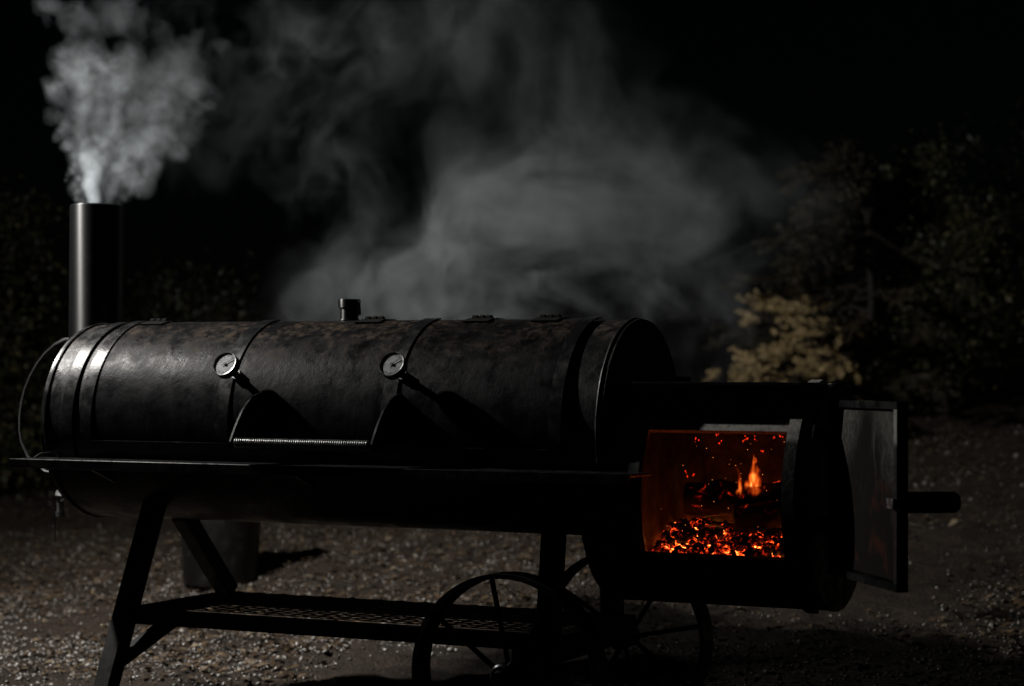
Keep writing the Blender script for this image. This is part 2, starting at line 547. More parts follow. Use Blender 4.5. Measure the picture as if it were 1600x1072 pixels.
def lumps(P, S, rough=0.28, flat=0.7):
    n = len(P)
    k = len(ICO_V)
    A = rng.normal(size=(n, 3, 3)); Q, _ = np.linalg.qr(A)
    sc = S[:, None] * np.stack([np.ones(n), rng.uniform(0.6, 0.95, n), rng.uniform(0.4, 0.8, n)], -1)
    V = ICO_V[None] * (1 + rough * rng.uniform(-1, 1, (n, k, 1)))
    V = V * sc[:, None, :]
    V = np.einsum('nij,nkj->nki', Q, V)
    V[:, :, 2] *= flat
    V += P[:, None, :]
    F = ICO_F[None] + (np.arange(n) * k)[:, None, None]
    return V.reshape(-1, 3), F.reshape(-1, 3)

x, y = scatter_xy(52000, 1.5)
s = 0.003 + 0.010 * rng.random(len(x)) ** 3.0 + 0.016 * (rng.random(len(x)) > 0.985) * rng.random(len(x))
V, Fq = lumps(np.stack([x, y, terrain(x, y) + s * 0.25], -1), s)
gr = np_mesh('gravel', V, Fq, M['stone'])
tag(gr, 'loose pale gravel stones scattered over the dirt yard', 'gravel', kind='stuff')

x, y = scatter_xy(22000, 1.5)
n = len(x)
L = rng.uniform(0.008, 0.026, n); W = L * rng.uniform(0.25, 0.6, n); a = rng.random(n) * 6.283; tl = rng.normal(0, 0.45, n)
ca, sa = np.cos(a), np.sin(a)
z0 = terrain(x, y) + 0.008
prof = np.array([(-1, 0, 0.0), (-0.2, 1, 0.45), (-0.2, -1, 0.45), (1, 0, 0.3)])
V = np.zeros((n, 4, 3))
for k, (pl, pw_, pz) in enumerate(prof):
    V[:, k, 0] = x + ca * L * pl - sa * W * pw_
    V[:, k, 1] = y + sa * L * pl + ca * W * pw_
    V[:, k, 2] = z0 + L * pz * 0.6 + tl * L * pl * 0.4 + tl * W * pw_ * 0.5
Fq = (np.array([(0, 1, 2), (1, 3, 2)])[None] + (np.arange(n) * 4)[:, None, None]).reshape(-1, 3)
LITTER = (V, Fq)
# a tongue of paler, cleaner gravel in the left foreground
x = rng.uniform(-4.6, -1.2, 16000); y = rng.uniform(-0.3, 2.6, 16000)
k = fbm(np.stack([x, y, 0 * x], -1) * 1.4, 77, 3) + 0.5 * rng.random(len(x)) + 0.55 - 0.5 * np.clip(y + 0.45 * (x + 2.6) - 0.6, 0, None) > 0.5
x, y = x[k], y[k]
s = 0.0035 + 0.010 * rng.random(len(x)) ** 2.5
V2, F2 = lumps(np.stack([x, y, terrain(x, y) + s * 0.3], -1), s)
gp = np_mesh('pale_gravel', V2, F2, M['pale_stone'])
tag(gp, 'paler clean gravel lying in the left foreground', 'gravel', kind='stuff')
V, Fq = LITTER
lf = np_mesh('leaf_litter', V.reshape(-1, 3), Fq, M['litter'])
tag(lf, 'dry leaf and bark litter lying between the gravel', 'leaf litter', kind='stuff')

# ------------------------------------------------------------------ the smoker
smoker = thing('offset_smoker', (-0.6, 0.0, 0.0), 'large black steel offset smoker on iron wheels with smoking chimney and glowing open firebox', 'smoker')

def pt(x, th, r, dz=0.0):
    """point on a pipe lying along x: th 0 = towards the camera, 90 deg = up"""
    return (x, -r * math.cos(th), AX + dz + r * math.sin(th))

def shell(mb, x0, x1, t0, t1, r0, r1, nx=2, nt=48, dz=0.0, hole=None):
    """curved plate between radii r0 < r1, with an optional window (xa, xb, ta, tb)"""
    xs = [x0 + (x1 - x0) * i / nx for i in range(nx + 1)]
    ts = [t0 + (t1 - t0) * i / nt for i in range(nt + 1)]
    if hole:
        xs = sorted(set([q for q in xs if not (hole[0] < q < hole[1])] + [hole[0], hole[1]] + [q for q in np.linspace(hole[0], hole[1], 8)]))
        ts = sorted(set([q for q in ts if min(abs(q - hole[2]), abs(q - hole[3])) > 0.02] + [hole[2], hole[3]]))
    nX, nT = len(xs), len(ts)
    full = abs(abs(t1 - t0) - 2 * math.pi) < 1e-6
    vs = [pt(q, u, r, dz) for r in (r0, r1) for q in xs for u in ts]
    def I(l, i, j):
        if full and j == nT - 1:
            j = 0
        return l * nX * nT + i * nT + j
    def inside(i, j):
        if not hole or not (0 <= i < nX - 1 and 0 <= j < nT - 1):
            return False
        return hole[0] - 1e-6 <= xs[i] and xs[i + 1] <= hole[1] + 1e-6 and hole[2] - 1e-6 <= ts[j] and ts[j + 1] <= hole[3] + 1e-6
    fs = []
    for i in range(nX - 1):
        for j in range(nT - 1):
            if inside(i, j):
                if not inside(i - 1, j): fs.append((I(0, i, j), I(0, i, j + 1), I(1, i, j + 1), I(1, i, j)))
                if not inside(i + 1, j): fs.append((I(0, i + 1, j), I(0, i + 1, j + 1), I(1, i + 1, j + 1), I(1, i + 1, j)))
                if not inside(i, j - 1): fs.append((I(0, i, j), I(0, i + 1, j), I(1, i + 1, j), I(1, i, j)))
                if not inside(i, j + 1): fs.append((I(0, i, j + 1), I(0, i + 1, j + 1), I(1, i + 1, j + 1), I(1, i, j + 1)))
                continue
            fs.append((I(0, i, j), I(0, i + 1, j), I(0, i + 1, j + 1), I(0, i, j + 1)))
            fs.append((I(1, i, j), I(1, i + 1, j), I(1, i + 1, j + 1), I(1, i, j + 1)))
    for j in range(nT - 1):
        for i in (0, nX - 1):
            fs.append((I(0, i, j), I(0, i, j + 1), I(1, i, j + 1), I(1, i, j)))
    if not full:
        for i in range(nX - 1):
            for j in (0, nT - 1):
                fs.append((I(0, i, j), I(0, i + 1, j), I(1, i + 1, j), I(1, i, j)))
    mb.add(vs, fs)
    return mb

TAU = 2 * math.pi
XL = -1.8425
mb = MB(); shell(mb, XL, 0.0, 0, TAU, R - 0.008, R, 20, 128)
barrel = mb.build('barrel', M['barrel'], smoker, 35)
for xe, sgn in ((XL, -1), (0.0, 1)):
    mb = MB(); mb.tube([(xe - 0.006, 0, AX), (xe + 0.006, 0, AX)], R + 0.003, 96)
    mb.build('end_plate', M['black'], barrel, 35)
    mb = MB(); c = [pt(xe - sgn * 0.009, a, R + 0.002) for a in np.linspace(0, TAU, 97)[:-1]]
    wv = [0.0042 + 0.0016 * random.random() for _ in c]
    mb.tube(c, wv, 6, closed=True); mb.build('weld_bead', M['black'], barrel, 60)

# lid: three curved panels between straps
T0, T1 = rad(-9.5), rad(79)
lid = None
edges = [(-1.655, -1.215), (-1.165, -0.665), (-0.615, -0.155)]
for k, (a, b) in enumerate(edges):
    mb = MB(); shell(mb, a - 0.018, b + 0.018, T0, T1, R + 0.0015, R + 0.0075, 10, 48)
    if k == 0:
        lid = mb.build('lid', M['lid'], smoker, 35)
    else:
        mb.build('lid_panel', M['lid'], lid, 35)
for xs_, w in ((-1.675, 0.040), (-1.19, 0.044), (-0.64, 0.044), (-0.128, 0.036)):
    mb = MB(); shell(mb, xs_ - w / 2, xs_ + w / 2, T0 - rad(4), T1 + rad(6), R + 0.008, R + 0.0120, 2, 60)
    mb.build('strap', M['strap'], lid, 30)
mb = MB(); shell(mb, XL + 0.075, XL + 0.115, rad(-20), rad(110), R + 0.001, R + 0.008, 2, 60)
mb.build('barrel_band', M['strap'], barrel, 30)
# lower lip of the lid
mb = MB(); shell(mb, -1.66, -0.15, T0 - rad(1.6), T0 - rad(0.2), R + 0.001, R + 0.014, 6, 2)
mb.build('lid_lip', M['strap'], lid, 30)
# piano strip and hinges
mb = MB(); shell(mb, -1.66, -0.13, rad(80.2), rad(84), R + 0.001, R + 0.007, 12, 4)
mb.build('hinge_strip', M['black'], lid, 30)
for hx in (-1.60, -0.83, -0.475, -0.26):
    mb = MB()
    mb.tube([pt(hx - 0.032, rad(82), R + 0.012), pt(hx + 0.032, rad(82), R + 0.012)], 0.006, 12)
    for e in (-0.028, 0.0, 0.028):
        mb.tube([pt(hx + e * 0.8 - 0.007, rad(82), R + 0.012), pt(hx + e * 0.8 + 0.007, rad(82), R + 0.012)], 0.009, 12)
    shell(mb, hx - 0.04, hx + 0.04, rad(73), rad(81), R + 0.008, R + 0.013, 2, 6)
    shell(mb, hx - 0.035, hx + 0.035, rad(85), rad(95), R + 0.002, R + 0.010, 2, 6)
    mb.build('hinge', M['rubber'], lid, 40)

# spring handle between two curved brackets
bz, by = AX - 0.047, -0.452
for hx in (-1.062, -0.607):
    poly = []
    for q in np.linspace(0, 1, 9):
        a = T0 + rad(3) + q * (rad(18) - T0 - rad(3))
        poly.append((hx, -(R + 0.004) * math.cos(a), AX + (R + 0.004) * math.sin(a)))
    # curved outer edge from the barrel down to the bar
    for q in np.linspace(0, 1, 10)[1:]:
        y_ = poly[8][1] + (by - 0.014 - poly[8][1]) * (q ** 0.8)
        z_ = poly[8][2] + (bz + 0.004 - poly[8][2]) * (q ** 1.75)
        poly.append((hx, y_, z_))
    poly.append((hx, by - 0.004, bz - 0.017))
    mb = MB(); mb.prism([(q[0] - 0.003, q[1], q[2]) for q in poly], (0.006, 0, 0))
    mb.build('handle_bracket', M['strap'], lid, 30)
mb = MB(); mb.cyl((-1.062, by, bz), (-0.607, by, bz), 0.0085, 16)
mb.build('handle_bar', M['black'], lid, 40)
mb = MB(); turns = 62
c = [(-1.05 + 0.43 * i / (turns * 10), by + 0.0125 * math.cos(TAU * i / 10), bz + 0.0125 * math.sin(TAU * i / 10)) for i in range(turns * 10 + 1)]
mb.tube(c, 0.0031, 6); mb.build('spring_grip', M['spring'], lid, 80)

# thermometers
def mat_dial():
    t = NT('gauge_dial_face')
    n = t.noise(40, 4, 0.6)
    return t.finish(t.mix(t.rng(n, 0.4, 0.7, 0, 1), (0.26, 0.28, 0.29), (0.12, 0.125, 0.13)), 0.4, None, 0.5)
M['dial'] = mat_dial()
t_ = NT('gauge_ink'); M['ink'] = t_.finish((0.01, 0.01, 0.01), 0.5)
def gauge(gx_, label):
    th = rad(27.0)
    n = Vector((0, -math.cos(th), math.sin(th)))
    e1 = Vector((1, 0, 0)); e2 = n.cross(e1)
    o = Vector((gx_, 0, AX))
    def P(r, a, h):
        return o + n * (R + h) + (e1 * math.cos(a) + e2 * math.sin(a)) * r
    mb = MB(); mb.tube([P(0, 0, 0.0), P(0, 0, 0.06)], 0.010, 14); mb.tube([P(0, 0, 0.006), P(0, 0, 0.024)], 0.017, 6)
    g_ = mb.build('thermometer', M['steel'], smoker, 40)
    tag(g_, label)
    mb = MB(); mb.tube([P(0, 0, 0.058), P(0, 0, 0.064), P(0, 0, 0.084)], [0.030, 0.0385, 0.0385], 40); mb.build('gauge_case', M['black'], g_, 35)
    mb = MB()
    rings = [(0.0385, 0.083), (0.0395, 0.087), (0.038, 0.090), (0.0350, 0.0895), (0.0345, 0.086)]
    K = 48; vs = [P(r, TAU * k / K, h) for r, h in rings for k in range(K)]
    fs = [(i * K + k, i * K + (k + 1) % K, ((i + 1) % 5) * K + (k + 1) % K, ((i + 1) % 5) * K + k) for i in range(5) for k in range(K)]
    mb.add(vs, fs); mb.build('bezel', M['bezel'], g_, 50)
    mb = MB(); mb.tube([P(0, 0, 0.0835), P(0, 0, 0.0855)], 0.0345, 40); mb.build('dial_face', M['dial'], g_, 30)
    mb = MB()
    for k in range(28):
        a = rad(-120 + 300 * k / 27) ; ln = 0.007 if k % 3 == 0 else 0.004
        d_ = (P(1, a, 0.0862) - P(0, a, 0.0862))
        mb.bar(P(0.0315, a, 0.0862), P(0.0315 - ln, a, 0.0862), 0.0010, 0.0004, n)
    mb.build('scale_mark', M['ink'], g_)
    a = rad(35)
    mb = MB(); mb.bar(P(-0.010, a, 0.088), P(0.027, a, 0.088), 0.0022, 0.0007, n); mb.tube([P(0, 0, 0.0857), P(0, 0, 0.0895)], 0.0042, 12)
    mb.build('needle', M['ink'], g_)
    return g_
gauge(-1.157, 'round dial thermometer standing on the lid above the left handle bracket')
gauge(-0.608, 'round dial thermometer standing on the lid above the right handle bracket')

# chimney
cx, cyy, cr = -1.963, 0.12, 0.089
mb = MB()
K = 56
prof_ = [(cr, AX - 0.18), (cr, AX + 0.70), (cr - 0.005, AX + 0.704), (cr - 0.008, AX + 0.70), (cr - 0.008, AX - 0.175)]
vs = [(cx + r * math.cos(TAU * k / K), cyy + r * math.sin(TAU * k / K), z) for r, z in prof_ for k in range(K)]
fs = [(i * K + k, i * K + (k + 1) % K, (i + 1) * K + (k + 1) % K, (i + 1) * K + k) for i in range(4) for k in range(K)]
fs += [tuple(range(K - 1, -1, -1)), tuple(4 * K + k for k in range(K))]
mb.add(vs, fs)
chimney = mb.build('chimney', M['chimney'], smoker, 40)
mb = MB(); mb.cyl((XL - 0.004, cyy, AX - 0.09), (cx, cyy, AX - 0.09), 0.072, 32); mb.build('flue_neck', M['black'], chimney, 40)
mb = MB()
path = [(-2.04, 0.1, 1.186), (-2.075, 0.1, 1.181), (-2.117, 0.1, 1.164), (-2.155, 0.1, 1.136), (-2.187, 0.1, 1.102), (-2.214, 0.1, 1.062), (-2.236, 0.1, 1.018), (-2.25, 0.1, 0.972), (-2.257, 0.1, 0.925), (-2.256, 0.1, 0.88), (-2.248, 0.1, 0.84), (-2.22, 0.1, 0.79), (-2.15, 0.1, 0.745), (-2.04, 0.1, 0.735)]
mb.tube(path, 0.0055, 10); mb.build('carry_hoop', M['chimney'], chimney, 60)

# short vent pipe on top
mb = MB(); K = 32; sx = -0.942
prof_ = [(0.030, AX + R - 0.01), (0.030, AX + R + 0.004), (0.0315, AX + R + 0.008), (0.0275, AX + R + 0.012), (0.0275, AX + R + 0.042), (0.033, AX + R + 0.046), (0.034, AX + R + 0.068), (0.0325, AX + R + 0.071), (0.028, AX + R + 0.070), (0.026, AX + R + 0.03)]
vs = [(sx + r * math.cos(TAU * k / K), r * math.sin(TAU * k / K), z) for r, z in prof_ for k in range(K)]
fs = [(i * K + k, i * K + (k + 1) % K, (i + 1) * K + (k + 1) % K, (i + 1) * K + k) for i in range(len(prof_) - 1) for k in range(K)]
fs.append(tuple((len(prof_) - 1) * K + k for k in range(K)))
mb.add(vs, fs); vp = mb.build('vent_pipe', M['chimney'], smoker, 35)
mb = MB(); mb.bar((sx + 0.036, -0.012, AX + R + 0.066), (sx + 0.040, -0.012, AX + R + 0.022), 0.006, 0.012); mb.build('clip', M['steel'], vp)

# front shelf: flat plate with an angle iron edge
zs = AX - 0.112
mb = MB(); mb.box((-0.85, -0.375, zs), (1.99, 0.158, 0.008), bev=0.002); fshelf = mb.build('front_shelf', M['strap'], smoker, 30)
mb = MB(); mb.box((-0.85, -0.4575, zs - 0.009), (1.994, 0.006, 0.028), bev=0.0015); mb.build('shelf_edge', M['strap'], fshelf, 30)
for bx in (-1.6, -0.9, -0.2):
    mb = MB(); mb.prism([(bx, -0.45, zs - 0.005), (bx, -0.295, zs - 0.005), (bx, -0.27, zs - 0.07)], (0.008, 0, 0)); mb.build('shelf_gusset', M['black'], fshelf)
mb = MB(); mb.tube([(-1.80, -0.40, zs + 0.005), (-1.79, -0.38, zs + 0.018), (-1.755, -0.36, zs + 0.022), (-1.745, -0.345, zs + 0.005)], 0.003, 8); mb.build('shelf_hook', M['strap'], fshelf, 60)
mb = MB(); mb.bar((0.02, -0.345, zs - 0.03), (0.055, -0.345, zs - 0.03), 0.004, 0.075); mb.build('shelf_end_tab', M['strap'], fshelf)

# drain valve under the left end
mb = MB(); vx, vz = -1.995, 0.653
mb.tube([(XL - 0.004, 0.0, vz + 0.028), (vx - 0.005, 0.0, vz + 0.02)], 0.013, 14)
mb.tube([(vx + 0.03, 0.0, vz + 0.022), (vx - 0.02, 0.0, vz + 0.022)], 0.021, 8)
valve = mb.build('drain_valve', M['steel'], smoker, 40)
mb = MB(); mb.tube([(vx - 0.012, -0.002, vz + 0.02), (vx - 0.012, -0.002, vz - 0.03)], 0.012, 12); mb.tube([(vx - 0.012, -0.002, vz - 0.03), (vx - 0.012, -0.002, vz - 0.045)], 0.015, 12); mb.build('spout', M['steel'], valve, 40)
mb = MB(); mb.tube([(vx - 0.02, 0, vz + 0.022), (vx - 0.02, 0, vz + 0.075)], 0.004, 8); mb.bar((vx + 0.0, -0.012, vz + 0.005), (vx + 0.055, -0.02, vz + 0.028), 0.012, 0.004); mb.build('lever', M['steel'], valve, 40)
mb = MB(); mb.tube([(vx - 0.034, 0, vz - 0.01), (vx - 0.036, 0.002, vz - 0.09), (vx - 0.035, 0, vz - 0.13)], 0.0022, 6); mb.build('wire', M['black'], valve)

# ---- firebox
DZ = -0.175
FX0, FX1 = -0.055, 0.566
TH_T, TH_B = rad(36.0), rad(-30.0)
mb = MB(); shell(mb, FX0, FX1, 0 - math.pi, math.pi, R - 0.014, R, 14, 120, DZ, (0.118, 0.502, TH_B, TH_T))
firebox = mb.build('firebox', M['firebox'], smoker, 35)
for xe in (FX0, FX1):
    mb = MB(); mb.tube([(xe - 0.005, 0, AX + DZ), (xe + 0.005, 0, AX + DZ)], R + 0.002 if xe > 0.2 else R - 0.002, 96)
    mb.build('end_plate', M['black'], firebox, 35)
mb = MB(); mb.tube([(0.082, 0, AX + DZ), (0.09, 0, AX + DZ)], R - 0.016, 72); mb.build('inner_plate', M['inner'], firebox, 35)
mb = MB(); shell(mb, 0.095, FX1 - 0.012, rad(52), rad(292), R - 0.0205, R - 0.0165, 10, 60, DZ); mb.build('liner', M['inner'], firebox, 35)
mb = MB(); shell(mb, 0.506, 0.538, rad(-75), rad(82), R + 0.001, R + 0.013, 2, 60, DZ); mb.build('door_frame', M['firebox'], firebox, 30)
mb = MB(); shell(mb, 0.082, 0.112, rad(-60), rad(35), R + 0.001, R + 0.010, 2, 50, DZ); mb.build('door_frame', M['black'], firebox, 30)
mb = MB(); shell(mb, 0.1125, 0.5055, TH_B - rad(6), TH_B - rad(1.5), R + 0.001, R + 0.012, 6, 3, DZ); mb.build('door_sill', M['black'], firebox, 30)
# flat plate box welded over the fire chamber
mb = MB()
mb.prism([(0.085, -0.236, AX + 0.040), (0.085, -0.236, AX + 0.123), (0.085, 0.22, AX + 0.123), (0.085, 0.22, AX + 0.06)], (0.425, 0, 0))
mb.build('griddle_box', M['black'], firebox, 30)
mb = MB(); mb.box((0.305, -0.01, AX + 0.1275), (0.472, 0.49, 0.009), bev=0.002); mb.build('griddle_plate', M['strap'], firebox, 30)
mb = MB(); mb.box((0.18, -0.15, AX + 0.139), (0.035, 0.03, 0.014), bev=0.003); mb.build('lift_lug', M['black'], firebox)

# firebox door, swung open to the right
hp = Vector((0.607, -0.165, 0)); fp = Vector((0.884, -0.553, 0))
du = (fp - hp).normalized(); WD = (fp - hp).length
dn = Vector((-du.y, du.x, 0))          # outer side, away from the lamp
if dn.x < 0: dn = -dn
ztop, zbot = AX + 0.087, AX - 0.364
def D(u, z, h=0.0):
    q = hp + du * u + dn * h
    return (q.x, q.y, z)
def dplate(mb, u0, u1, z0, z1, h0, h1):
    mb.prism([D(u0, z0, h0), D(u1, z0, h0), D(u1, z1, h0), D(u0, z1, h0)], dn * (h1 - h0))
    return mb
mb = dplate(MB(), 0.0, WD, zbot, ztop, 0.0, 0.007); fdoor = mb.build('firebox_door', M['black'], smoker)
tag(fdoor, 'open firebox door with a heat stained inner panel')
for a in ((0.0, WD, ztop - 0.018, ztop), (0.0, WD, zbot, zbot + 0.018), (WD - 0.02, WD, zbot + 0.0185, ztop - 0.0185), (0.0, 0.018, zbot + 0.0185, ztop - 0.0185)):
    dplate(MB(), *a, -0.022, -0.0005).build('door_lip', M['firebox'] if a[0] > 0.1 else M['strap'], fdoor)
dplate(MB(), 0.024, WD - 0.026, zbot + 0.024, ztop - 0.024, -0.010, -0.0008).build('heat_panel', M['door'], fdoor)
hz = AX - 0.155
mb = MB(); a0 = Vector(D(WD - 0.055, hz, 0.0075)); mb.tube([a0, a0 + dn * 0.045], 0.011, 14); mb.tube([a0 + dn * 0.012, a0 + dn * 0.022, a0 + dn * 0.138, a0 + dn * 0.148], [0.020, 0.026, 0.026, 0.02], 20); mb.build('door_handle', M['rubber'], fdoor, 40)
mb = MB(); dplate(mb, WD - 0.045, WD - 0.005, hz - 0.012, hz + 0.012, -0.030, -0.0225); mb.build('latch', M['steel'], fdoor)
for zz in (ztop - 0.10, zbot + 0.12):
    mb = MB(); mb.tube([(hp.x - 0.008, hp.y + 0.004, zz - 0.035), (hp.x - 0.008, hp.y + 0.004, zz + 0.035)], 0.011, 14)
    mb.bar((FX1 + 0.006, hp.y + 0.03, zz), (hp.x - 0.008, hp.y + 0.006, zz), 0.006, 0.05); mb.build('door_hinge', M['strap'], fdoor, 40)

# ---- legs, lower shelf, wheels
LX, RX = -1.52, -0.212
zl_ = AX - 0.575
for sx_ in (LX, RX):
    for sy in (-1, 1):
        mb = MB()
        if sx_ == LX:
            top, bot = ((sx_, -0.17, AX - 0.24), (sx_, -0.475, 0.004)) if sy < 0 else ((sx_, -0.03, AX - 0.285), (sx_, 0.238, zl_ + 0.02))
        else:
            top, bot = (-0.175, sy * 0.20, AX - 0.225), (-0.18, sy * 0.24, 0.30)
        mb.bar(top, bot, 0.056, 0.056, (1, 0, 0), 0.004)
        mb.build('leg', M['leg'], smoker)
zl = AX - 0.575
mb = MB()
shelf_root = None
yF, yB = -0.315, 0.25
for k, (a, b) in enumerate((((LX - 0.03, yF, zl), (RX + 0.1, yF, zl)), ((LX - 0.03, yB, zl), (RX + 0.1, yB, zl)), ((LX - 0.027, yF + 0.004, zl), (LX - 0.027, yB - 0.004, zl)), ((RX + 0.097, yF + 0.004, zl), (RX + 0.097, yB - 0.004, zl)))):
    mb = MB(); mb.bar(a, b, 0.006, 0.042, (0, 0, 1))
    if k == 0: shelf_root = mb.build('lower_shelf', M['leg'], smoker)
    else: mb.build('shelf_rail', M['leg'], shelf_root)
mb = MB(); mb.bar((LX - 0.03, yF + 0.024, zl + 0.018), (RX + 0.1, yF + 0.024, zl + 0.018), 0.042, 0.005); mb.build('shelf_rail', M['leg'], shelf_root)
mb = MB(); mb.bar((LX, -0.385, 0.205), (LX, -0.02, zl_ - 0.02), 0.034, 0.04, bev=0.003); mb.build('leg_brace', M['leg'], smoker)
# expanded metal
px_, py_ = 0.085, 0.042
mb = MB()
nxm = int((RX + 0.095 - LX) / px_); nym = int((yB - yF - 0.06) / py_)
for i in range(nxm):
    for j in range(nym):
        x0 = LX + i * px_; y0 = yF + 0.046 + j * py_
        mb.bar((x0, y0 + py_ / 2, zl + 0.022), (x0 + px_ / 2, y0 + py_, zl + 0.024), 0.004, 0.0025)
        mb.bar((x0 + px_ / 2, y0 + py_, zl + 0.024), (x0 + px_, y0 + py_ / 2, zl + 0.022), 0.004, 0.0025)
        mb.bar((x0 + px_, y0 + py_ / 2, zl + 0.022), (x0 + px_ / 2, y0, zl + 0.024), 0.004, 0.0025)
        mb.bar((x0 + px_ / 2, y0, zl + 0.024), (x0, y0 + py_ / 2, zl + 0.022), 0.004, 0.0025)
em = mb.build('expanded_metal', M['strap'], shelf_root); tag(em, kind='stuff')

hubz, wr = 0.274, 0.268
def make_wheel(yc, out):
    """flat iron rim, hub and eight spokes; out = outward y direction"""
    w = 0.086
    K = 96; mb = MB()
    pr = [(wr, -w / 2), (wr, w / 2), (wr - 0.013, w / 2), (wr - 0.013, -w / 2)]
    vs = [(RX + r * math.cos(TAU * k / K), yc + y_, hubz + r * math.sin(TAU * k / K)) for r, y_ in pr for k in range(K)]
    fs = [(i * K + k, i * K + (k + 1) % K, ((i + 1) % 4) * K + (k + 1) % K, ((i + 1) % 4) * K + k) for i in range(4) for k in range(K)]
    mb.add(vs, fs)
    wheel = mb.build('wheel', M['strap'], smoker, 30)
    mb = MB(); mb.tube([(RX, yc + out * 0.055, hubz), (RX, yc + out * 0.05, hubz), (RX, yc - out * 0.05, hubz)], [0.026, 0.031, 0.034], 28); mb.tube([(RX, yc + out * 0.054, hubz), (RX, yc + out * 0.072, hubz)], [0.017, 0.012], 20); mb.build('hub', M['strap'], wheel, 35)
    for k in range(8):
        a = TAU * k / 8 + 0.2
        mb = MB(); mb.tube([(RX + 0.030 * math.cos(a), yc + out * (0.03 if k % 2 else -0.01), hubz + 0.030 * math.sin(a)), (RX + (wr - 0.006) * math.cos(a), yc, hubz + (wr - 0.006) * math.sin(a))], 0.0075, 10); mb.build('spoke', M['strap'], wheel, 60)
    return wheel
make_wheel(-0.42, -1)
make_wheel(0.42, 1)
mb = MB(); mb.cyl((RX, -0.48, hubz), (RX, 0.48, hubz), 0.014, 16); mb.build('axle', M['leg'], smoker, 40)
mb = MB(); mb.bar((RX, -0.345, 0.315), (RX, 0.345, 0.315), 0.05, 0.05); mb.build('axle_beam', M['leg'], smoker)

# ------------------------------------------------------------------ fire inside the firebox
def bed_z(x, y):
    return AX - 0.338 + 0.058 * sstep(-0.25, 0.06, y)
n = 520
x = rng.uniform(0.10, 0.545, n); y = rng.uniform(-0.215, 0.12, n) ; s = rng.uniform(0.008, 0.021, n)
z = bed_z(x, y) + 0.010 + 0.012 * rng.random(n)
V, Fq = lumps(np.stack([x, y, z], -1), s, 0.35, 0.85)
eb = np_mesh('ember_bed', V, Fq, M['ember']); tag(eb, 'glowing bed of coals at the bottom of the firebox', 'embers', kind='stuff')
n = 190
x = rng.uniform(0.10, 0.545, n); y = rng.uniform(-0.16, 0.06, n); s = rng.uniform(0.012, 0.022, n)
z = bed_z(x, y) - 0.004 + 0.008 * rng.random(n)
V, Fq = lumps(np.stack([x, y, z], -1), s, 0.3, 0.6)
eb2 = np_mesh('hot_ember_core', V, Fq, M['hot']); tag(eb2, 'bright orange hot core beneath the black coals', 'embers', kind='stuff')

bx_ = np.linspace(0.095, 0.55, 60); by_ = np.linspace(-0.215, 0.16, 50)
BX, BY = np.meshgrid(bx_, by_, indexing='ij')
BP = np.stack([BX, BY, 0 * BX], -1).reshape(-1, 3)
BZ_ = bed_z(BX, BY) - 0.004 + 0.014 * fbm(BP * 30, 401, 3).reshape(BX.shape)
bi = np.arange(BX.size).reshape(BX.shape)
ab = np_mesh('ash_bed', np.stack([BX, BY, BZ_], -1).reshape(-1, 3), np.stack([bi[:-1, :-1], bi[1:, :-1], bi[1:, 1:], bi[:-1, 1:]], -1).reshape(-1, 4), M['hot'], True)
tag(ab, 'red hot ash bed underneath the coals in the firebox', 'embers', kind='stuff')

def log(name, a, b, r, seed, label):
    a, b = np.array(a), np.array(b)
    nl, nr = 40, 36
    d = (b - a); Ln = np.linalg.norm(d); d /= Ln
    e1 = np.cross(d, (0, 0, 1)); e1 /= np.linalg.norm(e1); e2 = np.cross(d, e1)
    V = []
    for i in range(nl + 1):
        for k in range(nr):
            an = TAU * k / nr
            V.append(a + d * Ln * i / nl + (e1 * math.cos(an) + e2 * math.sin(an)) * r)
    V = np.array(V)
    c = np.repeat(a[None] + d[None] * (np.arange(nl + 1) * Ln / nl)[:, None], nr, 0)
    f = 1 + 0.22 * fbm(V * 22, seed, 4) + 0.14 * np.abs(vnoise(V * np.array([18, 60, 60]), seed + 9))
    V = c + (V - c) * f[:, None]
    V += 0.012 * np.stack([0 * f, fbm(c * 9, seed + 3, 2), fbm(c * 9, seed + 4, 2)], -1)
    F = []
    for i in range(nl):
        for k in range(nr):
            F.append((i * nr + k, i * nr + (k + 1) % nr, (i + 1) * nr + (k + 1) % nr, (i + 1) * nr + k))
    mb = MB(); mb.add(V, F); mb.f.append(tuple(range(nr - 1, -1, -1))); mb.f.append(tuple(nl * nr + k for k in range(nr)))
    o = mb.build(name, M['log'], None, 50)
    tag(o, label, 'log', 'logs in the firebox')
    return o
zb = AX - 0.245
log('log', (0.145, -0.02, zb + 0.052), (0.46, 0.03, zb + 0.056), 0.046, 5, 'thick charred log lying along the front of the firebox')
log('log', (0.30, -0.075, zb + 0.012), (0.53, 0.02, zb + 0.03), 0.036, 15, 'short charred log beside the flame at the right of the firebox')
log('log', (0.18, 0.09, zb + 0.03), (0.52, 0.10, zb + 0.07), 0.05, 25, 'charred log lying at the back of the firebox')

